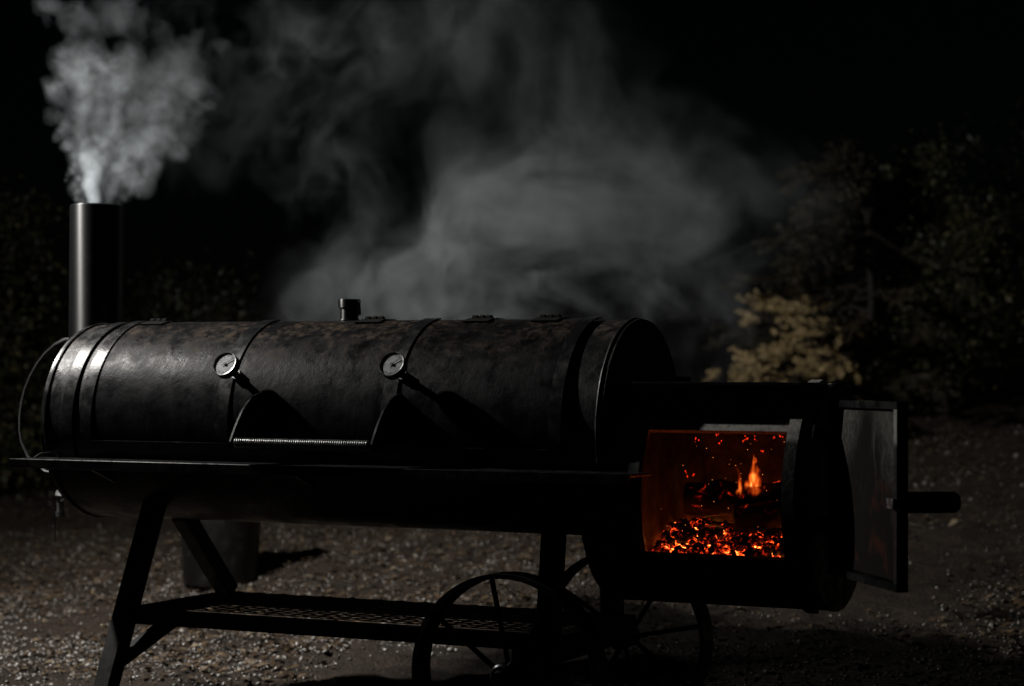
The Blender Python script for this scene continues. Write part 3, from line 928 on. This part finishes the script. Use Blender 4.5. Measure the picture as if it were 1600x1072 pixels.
# sparks
n = 46
x = rng.uniform(0.12, 0.52, n); y = rng.uniform(-0.24, 0.0, n); z = AX - 0.27 + 0.25 * rng.random(n) ** 1.6
s = rng.uniform(0.0005, 0.0013, n)
V, Fq = lumps(np.stack([x, y, z], -1), s, 0.2, 1.0)
sp = np_mesh('sparks', V, Fq, M['spark']); tag(sp, 'tiny orange sparks floating inside the firebox', 'sparks', kind='stuff')
Vs, Fs, o_ = [], [], 0
for (qx, zt, ln) in ((0.248, -0.010, 0.020), (0.30, -0.004, 0.008), (0.312, -0.02, 0.012), (0.375, -0.008, 0.022), (0.383, -0.016, 0.016), (0.41, -0.006, 0.026), (0.425, -0.045, 0.005), (0.215, -0.105, 0.012), (0.22, -0.118, 0.006), (0.235, -0.11, 0.008), (0.46, -0.006, 0.008), (0.475, -0.008, 0.006)):
    for k in range(3):
        q = rng.random()
        v_, f_ = lumps(np.array([[qx + rng.normal(0, 0.0025), -0.225 + rng.normal(0, 0.004), AX + zt - ln * q]]), np.array([rng.uniform(0.0009, 0.0023)]), 0.3, 1.7)
        Vs.append(v_); Fs.append(f_ + o_); o_ += len(v_)
sr = np_mesh('glowing_drips', np.concatenate(Vs), np.concatenate(Fs), M['spark_red']); tag(sr, 'red glowing flecks hanging under the top of the fire opening', 'embers', kind='stuff')

# ------------------------------------------------------------------ volumes from numpy grids
def volume_object(name, dens, mn, mx, mat, loc, rotz):
    """dens: (nx, ny, nz) array; the object holds one point per voxel and a node tree that turns them into a fog grid"""
    nx_, ny_, nz_ = dens.shape
    me = bpy.data.meshes.new(name)
    N = dens.size
    gx_, gy_, gz_ = (np.linspace(mn[i], mx[i], dens.shape[i], dtype=np.float32) for i in range(3))
    G = np.stack(np.meshgrid(gx_, gy_, gz_, indexing='ij'), -1)
    me.vertices.add(N); me.vertices.foreach_set('co', G.ravel())
    at = me.attributes.new('d', 'FLOAT', 'POINT'); at.data.foreach_set('value', np.ascontiguousarray(dens, np.float32).ravel())
    me.materials.append(mat)
    o = bpy.data.objects.new(name, me); COL.objects.link(o)
    o.location = loc; o.rotation_euler = (0, 0, rotz)
    ng = bpy.data.node_groups.new(name + '_nodes', 'GeometryNodeTree')
    ng.interface.new_socket('Geometry', in_out='INPUT', socket_type='NodeSocketGeometry')
    ng.interface.new_socket('Geometry', in_out='OUTPUT', socket_type='NodeSocketGeometry')
    N_, L_ = ng.nodes, ng.links
    gi = N_.new('NodeGroupInput'); go = N_.new('NodeGroupOutput')
    vc = N_.new('GeometryNodeVolumeCube')
    vc.inputs['Min'].default_value = mn; vc.inputs['Max'].default_value = mx
    for k, q in zip('XYZ', dens.shape):
        vc.inputs['Resolution ' + k].default_value = q
    pos = N_.new('GeometryNodeInputPosition')
    sep = N_.new('ShaderNodeSeparateXYZ'); L_.new(pos.outputs[0], sep.inputs[0])
    def mth(op, a, b):
        q = N_.new('ShaderNodeMath'); q.operation = op
        for i, v in ((0, a), (1, b)):
            if isinstance(v, bpy.types.NodeSocket): L_.new(v, q.inputs[i])
            else: q.inputs[i].default_value = v
        return q.outputs[0]
    tot = None
    for k in range(3):
        st = (mx[k] - mn[k]) / (dens.shape[k] - 1)
        q = mth('ROUND', mth('DIVIDE', mth('SUBTRACT', sep.outputs[k], mn[k]), st), 0)
        q = mth('MINIMUM', mth('MAXIMUM', q, 0.0), float(dens.shape[k] - 1))
        q = mth('MULTIPLY', q, float([ny_ * nz_, nz_, 1][k]))
        tot = q if tot is None else mth('ADD', tot, q)
    na = N_.new('GeometryNodeInputNamedAttribute'); na.data_type = 'FLOAT'; na.inputs['Name'].default_value = 'd'
    si = N_.new('GeometryNodeSampleIndex'); si.data_type = 'FLOAT'; si.domain = 'POINT'
    L_.new(gi.outputs[0], si.inputs['Geometry']); L_.new(na.outputs['Attribute'], si.inputs['Value']); L_.new(tot, si.inputs['Index'])
    L_.new(si.outputs['Value'], vc.inputs['Density'])
    sm = N_.new('GeometryNodeSetMaterial'); sm.inputs['Material'].default_value = mat
    L_.new(vc.outputs[0], sm.inputs['Geometry']); L_.new(sm.outputs[0], go.inputs[0])
    md = o.modifiers.new('fog_grid', 'NODES'); md.node_group = ng
    return o

def mat_smoke(name, density, color, aniso):
    t = NT(name)
    pv = t.n('ShaderNodeVolumePrincipled')
    pv.inputs['Color'].default_value = (*color, 1)
    pv.inputs['Anisotropy'].default_value = aniso
    at = t.n('ShaderNodeAttribute', attribute_name='density')
    t.set(pv.inputs['Density'], t.math('MULTIPLY', at.outputs['Fac'], density))
    pv.inputs['Density Attribute'].default_value = ''
    t.t.links.new(pv.outputs[0], t.out.inputs['Volume'])
    return t.m
M['plume'] = mat_smoke('chimney_smoke', 21.0, (0.66, 0.72, 0.76), 0.1)
M['drift'] = mat_smoke('drifting_smoke', 0.48, (0.76, 0.83, 0.86), 0.1)

def grid(mn, mx, step):
    sh = [int(round((mx[i] - mn[i]) / step)) + 1 for i in range(3)]
    G = np.stack(np.meshgrid(*[np.linspace(mn[i], mx[i], sh[i]) for i in range(3)], indexing='ij'), -1)
    return sh, G.reshape(-1, 3).astype(np.float32)

# local frame of the smoke: u to the right of the picture, v away, w up, origin at the chimney mouth
def plume_field():
    mn, mx = (-0.22, -0.21, -0.03), (0.50, 0.21, 0.74)
    st = 0.0052
    sh, P = grid(mn, mx, st)
    w = np.clip(P[:, 2], 0, 1)
    amp = 0.005 + 0.105 * np.clip(w, 0, 0.5)        # turbulence that grows with height
    Wp = np.array(P)
    for f_, a_, sd in ((5.5, 0.55, 61), (12.0, 0.36, 71), (26.0, 0.21, 81), (54.0, 0.10, 87)):
        Q = Wp * f_
        off = np.stack([vnoise(Q + 3.1, sd), vnoise(Q + 17.7, sd + 1), vnoise(Q + 31.9, sd + 2)], -1)
        Wp = Wp + off * (amp * a_)[:, None]
    Wp = Wp.reshape(sh + [3]); D_ = np.zeros(sh, np.float32)
    puffs = []
    r_ = np.random.default_rng(5)
    # the bright jet in the middle of the mouth
    for h in np.arange(-0.02, 0.20, 0.010):
        puffs.append((-0.012 + 0.006 * math.sin(h * 70) - 0.05 * h, 0.0, h, 0.026 + 0.10 * max(h, 0), 1.0 * max(0.16, 1 - 4.4 * max(h, 0))))
    for h in np.arange(-0.01, 0.10, 0.012):
        puffs.append((0.032 + 0.25 * max(h, 0), 0.01, h, 0.020 + 0.06 * max(h, 0), 0.42 * max(0.3, 1 - 7 * max(h, 0))))
    # rolling side columns: strings of puffs
    for (u0, du_, h0, h1, r0, r1, de) in ((-0.055, -0.075, 0.0, 0.33, 0.015, 0.034, 0.20), (-0.030, -0.03, 0.04, 0.40, 0.018, 0.045, 0.22), (0.062, 0.20, 0.0, 0.24, 0.014, 0.030, 0.13), (0.045, 0.10, 0.03, 0.36, 0.018, 0.045, 0.15), (0.0, 0.02, 0.12, 0.42, 0.03, 0.055, 0.26)):
        k = 0; h = h0
        while h < h1:
            q = (h - h0) / (h1 - h0); r = r0 + (r1 - r0) * q
            puffs.append((u0 + du_ * q + r_.normal(0, 0.006 + 0.012 * q), r_.normal(0, 0.01 + 0.03 * q), h, r * r_.uniform(0.8, 1.15), de * (1 - 0.45 * q) * r_.uniform(0.6, 1.3)))
            puffs.append((u0 + du_ * q + r_.normal(0, 0.014 + 0.02 * q), r_.normal(0, 0.015 + 0.04 * q), h + r * 0.5, r * r_.uniform(0.5, 0.8), de * (1 - 0.5 * q) * r_.uniform(0.4, 1.0)))
            h += r * 1.15
    # crown of the left column, the lobe blown to the right, the thin layer above
    for _ in range(70):
        q = r_.normal(0, 1, 3)
        puffs.append((-0.055 + q[0] * 0.070, q[1] * 0.05, 0.44 + q[2] * 0.045, r_.uniform(0.02, 0.05), r_.uniform(0.04, 0.15)))
    for _ in range(120):
        s_ = r_.random(); q = r_.normal(0, 1, 3)
        puffs.append((0.09 + 0.29 * s_ + q[0] * 0.035, q[1] * 0.055, 0.17 + 0.24 * s_ + q[2] * 0.06, r_.uniform(0.02, 0.055), r_.uniform(0.03, 0.12) * (1.1 - 0.6 * s_)))
    for _ in range(50):
        q = r_.normal(0, 1, 3)
        puffs.append((0.02 + q[0] * 0.10, q[1] * 0.06, 0.62 + q[2] * 0.035, r_.uniform(0.03, 0.07), r_.uniform(0.012, 0.04)))
    for h in np.arange(0.06, 0.50, 0.02):
        for c_, wd in ((-0.03 - 0.06 * h, 0.05 + 0.10 * h), (0.05 + 0.45 * h, 0.045 + 0.12 * h), (0.012 + 0.16 * h, 0.045 + 0.11 * h), (0.018 + 0.16 * h, 0.04 + 0.09 * h)):
            puffs.append((c_ + r_.normal(0, 0.012), r_.normal(0, 0.015), h, wd, r_.uniform(0.035, 0.07)))
    for (u, v, h, r, dn_) in puffs:
        ext = r * 1.15 + 0.012 + 0.09 * min(max(h, 0) + r, 0.5)
        lo = [max(0, int(((c - ext) - m) / st)) for c, m in zip((u, v, h), mn)]
        hi = [min(s_, int(((c + ext) - m) / st) + 2) for c, m, s_ in zip((u, v, h), mn, sh)]
        if any(a >= b for a, b in zip(lo, hi)): continue
        sl = tuple(slice(a, b) for a, b in zip(lo, hi))
        d = np.sqrt(((Wp[sl] - np.array((u, v, h), np.float32)) ** 2).sum(-1)) / r
        q = np.clip((1.15 - d) * 1.15, 0, 1); q = q * q * (3 - 2 * q)
        D_[sl] = np.maximum(D_[sl], q * dn_ * 0.8) + 0.14 * q * dn_
    f = fbm(P * 38, 91, 3).reshape(sh)
    D_ *= np.clip(0.85 + 0.9 * f, 0.1, 2.0)
    D_ *= 1.0 - 0.58 * sstep(0.06, 0.30, P[:, 2]).reshape(sh)
    # nothing outside the pipe below its mouth
    PP = P.reshape(sh + [3])
    rr = np.sqrt(PP[..., 0] ** 2 + PP[..., 1] ** 2)
    D_ *= np.where(PP[..., 2] < 0.004, (rr < cr - 0.012), 1.0)
    D_ *= sstep(0.74, 0.64, PP[..., 2]) * sstep(0.50, 0.42, PP[..., 0]) * sstep(-0.22, -0.19, PP[..., 0]) * sstep(0.21, 0.17, np.abs(PP[..., 1]))
    D_[D_ < 0.004] = 0
    return D_, mn, mx
D_, mn, mx = plume_field()
pl = volume_object('smoke', D_, mn, mx, M['plume'], (cx, cyy, AX + 0.70), -YAW)
tag(pl, 'thick pale smoke billowing out of the chimney', 'smoke', kind='stuff')

def drift_field():
    mn, mx = (-1.75, -0.36, -0.88), (1.35, 0.36, 0.86)
    sh, P = grid(mn, mx, 0.0125)
    Wp = np.array(P)
    for f_, a_, sd in ((1.5, 0.17, 161), (3.4, 0.11, 171), (8.0, 0.075, 181), (17.0, 0.045, 185)):
        Q = Wp * f_
        off = np.stack([vnoise(Q + 3.1, sd), 0.6 * vnoise(Q + 17.7, sd + 1), vnoise(Q + 31.9, sd + 2)], -1)
        Wp = Wp + off * a_
    B = np.zeros(len(P), np.float32)
    for (u, w_, ru, rw, am) in DRIFT:
        d = ((Wp[:, 0] - u) / ru) ** 2 + ((Wp[:, 2] - w_) / rw) ** 2 + (Wp[:, 1] / 0.24) ** 2
        B += am * np.exp(-1.2 * d)
    B = np.clip(B, 0, None)
    f = fbm(Wp * np.array([2.4, 2.4, 1.9]), 191, 5, 0.58)
    rdg = 1 - np.abs(fbm(Wp * np.array([3.2, 3.2, 2.6]), 221, 4, 0.55)) * 2.6
    det = fbm(Wp * 9.0, 241, 3, 0.6)
    hi = fbm(P * 15.0, 261, 3, 0.6)
    B = B * np.clip(0.34 + 1.9 * f + 0.45 * np.clip(rdg, -0.5, 1) + 1.5 * det + 0.7 * hi, 0.0, 3) - 0.025
    B = np.clip(B, 0, None)
    edge = np.ones(len(P))
    for k, m in ((0, 0.2), (1, 0.1), (2, 0.12)):
        edge *= sstep(mn[k], mn[k] + m, P[:, k]) * sstep(mx[k], mx[k] - m, P[:, k])
    B *= edge
    B[B < 0.006] = 0
    return B.reshape(sh), mn, mx
# soft bodies of smoke behind the barrel: u across, w up (metres from the cloud's middle), radii, amount
DRIFT = [(0.10, -0.12, 0.40, 0.26, 1.0), (-0.20, -0.32, 0.30, 0.16, 0.8), (0.36, 0.20, 0.30, 0.26, 0.75), (0.25, -0.42, 0.50, 0.10, 1.1), (0.62, -0.05, 0.30, 0.30, 0.45), (0.55, -0.35, 0.35, 0.15, 0.6),
         (-0.75, 0.52, 0.26, 0.22, 0.50), (-0.72, 0.12, 0.20, 0.22, 0.30), (-0.58, -0.36, 0.24, 0.16, 0.45), (-0.12, 0.52, 0.30, 0.16, 0.35), (-1.15, 0.45, 0.26, 0.24, 0.28),
         (0.00, -0.45, 0.05, 0.07, 1.6), (0.10, -0.46, 0.04, 0.06, 1.2), (-0.14, -0.47, 0.10, 0.04, 1.0), (0.30, -0.36, 0.12, 0.05, 1.0), (-0.55, 0.0, 0.16, 0.2, 0.25), (-0.2, 0.1, 1.1, 0.6, 0.10), (0.85, 0.0, 0.25, 0.3, 0.3), (-0.30, 0.08, 0.16, 0.14, -0.22), (-0.85, -0.35, 0.35, 0.22, 0.14), (0.70, -0.55, 0.25, 0.22, 0.75), (-0.95, -0.25, 0.25, 0.3, -0.12), (0.75, 0.45, 0.25, 0.2, -0.5)]
D_, mn, mx = drift_field()
# behind the barrel, about a metre and a half beyond it
dr = volume_object('smoke', D_, mn, mx, M['drift'], (-1.05, 1.40, 1.78), -YAW)
tag(dr, 'thin grey smoke drifting through the air behind the smoker', 'smoke', kind='stuff')

# flame: a small emission grid over the right log
def mat_flame():
    t = NT('flame_glow')
    at = t.n('ShaderNodeAttribute', attribute_name='density')
    f = at.outputs['Fac']
    c = t.ramp(f, [(0.0, (0.9, 0.05, 0.005)), (0.35, (1.0, 0.16, 0.015)), (0.75, (1.0, 0.42, 0.08)), (1.0, (1.0, 0.7, 0.3))])
    e = t.n('ShaderNodeEmission', Color=c)
    t.set(e.inputs['Strength'], t.math('MULTIPLY', f, 260.0))
    t.t.links.new(e.outputs[0], t.out.inputs['Volume'])
    return t.m
M['flame'] = mat_flame()
def flame_field():
    mn, mx = (-0.06, -0.03, -0.015), (0.06, 0.03, 0.13)
    sh, P = grid(mn, mx, 0.0016)
    w = np.clip(P[:, 2], 0, None)
    off = np.stack([vnoise(P * np.array([30, 30, 22]), 311), vnoise(P * np.array([30, 30, 22]) + 9, 312), 0 * w], -1) + 0.5 * np.stack([vnoise(P * 75, 313), vnoise(P * 75 + 5, 314), 0 * w], -1)
    W_ = P + off * (0.003 + 0.085 * w)[:, None]
    D_ = np.zeros(len(P), np.float32)
    for (u, v, h, r, lean) in ((0.0, 0.0, 0.115, 0.010, 0.12), (0.012, 0.004, 0.085, 0.009, 0.10), (-0.024, -0.004, 0.082, 0.0055, -0.10), (-0.008, 0.003, 0.05, 0.010, 0.0), (0.028, 0.0, 0.032, 0.009, 0.15), (0.008, -0.004, 0.04, 0.018, 0.0), (0.042, 0.0, 0.02, 0.008, 0.1), (-0.03, 0, 0.025, 0.006, 0)):
        t = np.clip(W_[:, 2] / h, 0, 1)
        rr = r * (1 - t) ** 0.6 * (0.55 + 1.1 * np.sin(np.clip(t, 0, 1) * 2.6)) + 1e-5
        d = np.sqrt((W_[:, 0] - u - lean * w) ** 2 + (W_[:, 1] - v) ** 2) / rr
        q = np.clip(1 - d, 0, 1) * (1 - t) ** 0.25 * (1.05 - 0.6 * t)
        q[(W_[:, 2] > h) | (W_[:, 2] < -0.01)] = 0
        D_ = np.maximum(D_, q)
    D_ *= np.clip(0.55 + 1.3 * fbm(P * np.array([120, 120, 40]), 321, 2), 0, 1.3)
    return D_.reshape(sh), mn, mx
D_, mn, mx = flame_field()
FLS = 1.08
fl = volume_object('flame', D_, mn, mx, M['flame'], (0.330, -0.03, AX - 0.182), -YAW)
fl.scale = (FLS, FLS, FLS)
tag(fl, 'small orange flame licking up from the charred logs', 'flame', kind='stuff')

# ------------------------------------------------------------------ bucket behind the left legs
BZ = float(terrain(np.array([-2.92]), np.array([2.33]))[0]) - 0.012
bk = thing('bucket', (-2.92, 2.33, BZ), 'dark metal bucket standing on the ground behind the left legs', 'bucket')
mb = MB(); K = 48
prof_ = [(0.165, 0.005), (0.168, 0.01), (0.186, 0.46), (0.191, 0.462), (0.191, 0.472), (0.183, 0.472), (0.164, 0.02)]
vs = [(-2.92 + r * math.cos(TAU * k / K), 2.33 + r * math.sin(TAU * k / K), BZ + z) for r, z in prof_ for k in range(K)]
fs = [(i * K + k, i * K + (k + 1) % K, (i + 1) * K + (k + 1) % K, (i + 1) * K + k) for i in range(len(prof_) - 1) for k in range(K)]
fs += [tuple(range(K - 1, -1, -1)), tuple((len(prof_) - 1) * K + k for k in range(K))]
mb.add(vs, fs); mb.build('pail', M['black'], bk, 35)
mb = MB(); mb.tube([(-2.92 + 0.195 * math.cos(a), 2.33 - 0.06 * math.sin(a), BZ + 0.44 - 0.15 * math.sin(a)) for a in np.linspace(0, math.pi, 20)], 0.004, 8); mb.build('bail_handle', M['steel'], bk, 60)

# ------------------------------------------------------------------ trees and shrubs
def leaves_mesh(name, P, S, mat, parent, updir=None, up=0.4):
    """one folded leaf per point"""
    n = len(P)
    d = rng.normal(size=(n, 3)); d[:, 2] -= 0.35
    if updir is not None: d = d * 0.5 + updir
    d /= np.linalg.norm(d, axis=1)[:, None]
    r = rng.normal(size=(n, 3)); r -= (r * d).sum(1)[:, None] * d; r /= np.linalg.norm(r, axis=1)[:, None]
    q = np.cross(d, r)
    V = np.zeros((n, 4, 3)); S = S[:, None]
    V[:, 0] = P
    V[:, 1] = P + d * S * 0.5 + r * S * 0.30 + q * S * 0.10
    V[:, 2] = P + d * S * 0.5 - r * S * 0.30 + q * S * 0.10
    V[:, 3] = P + d * S
    F = (np.array([(0, 1, 3), (0, 3, 2)])[None] + (np.arange(n) * 4)[:, None, None]).reshape(-1, 3)
    V = V.reshape(-1, 3)
    off = origin(parent); V -= np.array(off)
    o = np_mesh(name, V, F, mat); o.parent = parent
    return o

def tree(name, base, height, spread, n_limb, leaf_n, leaf_s, mat, label, cat, seed, low=0.15, group=None, trunk_r=0.06):
    r_ = np.random.default_rng(seed)
    base = np.array((base[0], base[1], 0.0)); base[2] = float(terrain(np.array([base[0]]), np.array([base[1]]))[0]) - 0.05
    t = thing(name, tuple(base), label, cat, group)
    mb = MB()
    pts = [base]
    for k in range(1, 9):
        pts.append(base + np.array([r_.normal(0, 0.02) * k, r_.normal(0, 0.02) * k, height * 0.92 * k / 8]))
    mb.tube(pts, [trunk_r * (1 - 0.85 * k / 8) for k in range(9)], 10)
    tips = []
    for i in range(n_limb):
        f = low + (0.97 - low) * (i + r_.random()) / n_limb
        k = min(7, int(f * 8)); s0 = pts[k] + (pts[k + 1] - pts[k]) * (f * 8 - k)
        a = r_.random() * TAU
        prof = math.sin(math.pi * min(1, (f * 0.85 + 0.12))) ** 0.7
        ln = spread * prof * r_.uniform(0.6, 1.1)
        d = np.array([math.cos(a), math.sin(a), r_.uniform(0.1, 0.7)]); d /= np.linalg.norm(d)
        path = [s0]
        for j in range(1, 6):
            path.append(path[-1] + d * ln / 5 + r_.normal(0, 0.04 * ln, 3))
        mb.tube(path, [trunk_r * 0.35 * (1 - 0.8 * j / 5) for j in range(6)], 6)
        for j in range(1, 6):
            for _ in range(3):
                e = path[j] + r_.normal(0, 0.16 * ln + 0.03, 3)
                tips.append(e)
                mb.tube([path[j], e], [trunk_r * 0.07, 0.002], 4)
    mb.build('trunk', M['bark'], t, 60)
    tips = np.array(tips)
    c = tips[r_.integers(0, len(tips), leaf_n)]
    P = c + r_.normal(0, 0.085 * spread + 0.02, (leaf_n, 3))
    P[:, 2] = np.maximum(P[:, 2], base[2] + 0.1)
    leaves_mesh('crown', P, r_.uniform(0.6, 1.3, leaf_n) * leaf_s, mat, t)
    return t

tree('leafy_tree', (-0.95, 8.1), 1.95, 0.52, 34, 6500, 0.045, M['leaf_green'], 'tall slim leafy tree standing at the right behind the open firebox door', 'tree', 101, 0.12)
tree('leafy_tree', (0.0, 8.9), 2.4, 0.9, 40, 8000, 0.05, M['leaf_dark'], 'dark leafy tree at the far right edge behind the yard', 'tree', 102, 0.1)
tree('leafy_shrub', (-6.55, 5.15), 2.1, 0.75, 34, 8000, 0.05, M['leaf_green'], 'leafy shrub behind the chimney at the left edge of the yard', 'shrub', 103, 0.06)
tree('leafy_shrub', (-7.1, 5.9), 1.6, 0.75, 28, 6000, 0.05, M['leaf_dark'], 'low dark shrub at the far left edge of the yard', 'shrub', 104, 0.05)
tree('leafy_shrub', (-5.6, 6.0), 1.5, 0.7, 28, 6000, 0.05, M['leaf_dark'], 'dark shrub half hidden behind the chimney base', 'shrub', 105, 0.05)

# loose dry tree: long boughs reaching out over the bank, warm light painted as tan on the lower sprays
def conifer(base, height, seed):
    r_ = np.random.default_rng(seed)
    base = np.array((base[0], base[1], 0.0)); base[2] = float(terrain(np.array([base[0]]), np.array([base[1]]))[0]) - 0.05
    t = thing('dry_tree', tuple(base), 'loose dry tree behind the firebox, warm light painted into its tan sprays', 'tree')
    mb = MB()
    mb.tube([base, base + np.array([0.05, 0, height * 0.5]), base + np.array([-0.02, 0.03, height])], [0.035, 0.02, 0.006], 10)
    out = {True: ([], []), False: ([], [])}
    main = math.atan2(-0.42, -0.907)
    nb = 66
    for i in range(nb):
        f = 0.02 + 0.95 * (i + r_.random()) / nb
        tan = f < 0.50 and r_.random() < 0.80 * (1.1 - f)  # lower boughs whose sprays get the painted warm light
        a = main + r_.normal(0, 0.55) if (tan or r_.random() < 0.75) else r_.random() * TAU
        ln = (1.25 * (1 - 0.75 * f)) * r_.uniform(0.55, 1.1)
        s0 = base + np.array([0.03, 0, height * f])
        d = np.array([math.cos(a), math.sin(a), r_.uniform(0.05, 0.35)])
        path = [s0]
        for j in range(1, 11):
            path.append(path[-1] + d * ln / 10 + np.array([0, 0, -0.055 * ln * j / 10]) + r_.normal(0, 0.022, 3))
        mb.tube(path, [0.011 * (1 - 0.85 * j / 10) for j in range(11)], 5)
        sd = np.cross(d, (0, 0, 1)); sd /= np.linalg.norm(sd)
        P, Dr = out[tan]
        for j in range(3, 11):
            if r_.random() < (0.34 if tan else 0.2): continue
            for sg in (-1, 1, 0):
                if r_.random() < 0.2: continue
                tl = (0.09 + 0.16 * r_.random()) * (1.2 - 0.5 * j / 10)
                dd = d * 0.9 + sd * sg * r_.uniform(0.4, 1.0) + np.array([0, 0, r_.uniform(-0.9, 0.35)]); dd /= np.linalg.norm(dd)
                mb.tube([path[j], path[j] + dd * tl], [0.003, 0.001], 4)
                m = int(tl / 0.0045)
                for k in range(m):
                    c = path[j] + dd * tl * (k / m)
                    for _ in range(3):
                        P.append(c + r_.normal(0, 0.007, 3)); Dr.append(dd)
    mb.build('trunk', M['bark'], t, 60)
    for tan, nm, mt in ((True, 'lit_spray', M['leaf_lit']), (False, 'crown', M['leaf_brown'])):
        P, Dr = (np.array(q) for q in out[tan])
        leaves_mesh(nm, P, r_.uniform(0.6, 1.4, len(P)) * 0.022, mt, t, Dr)
    return t
conifer((-1.30, 7.35), 1.85, 204)
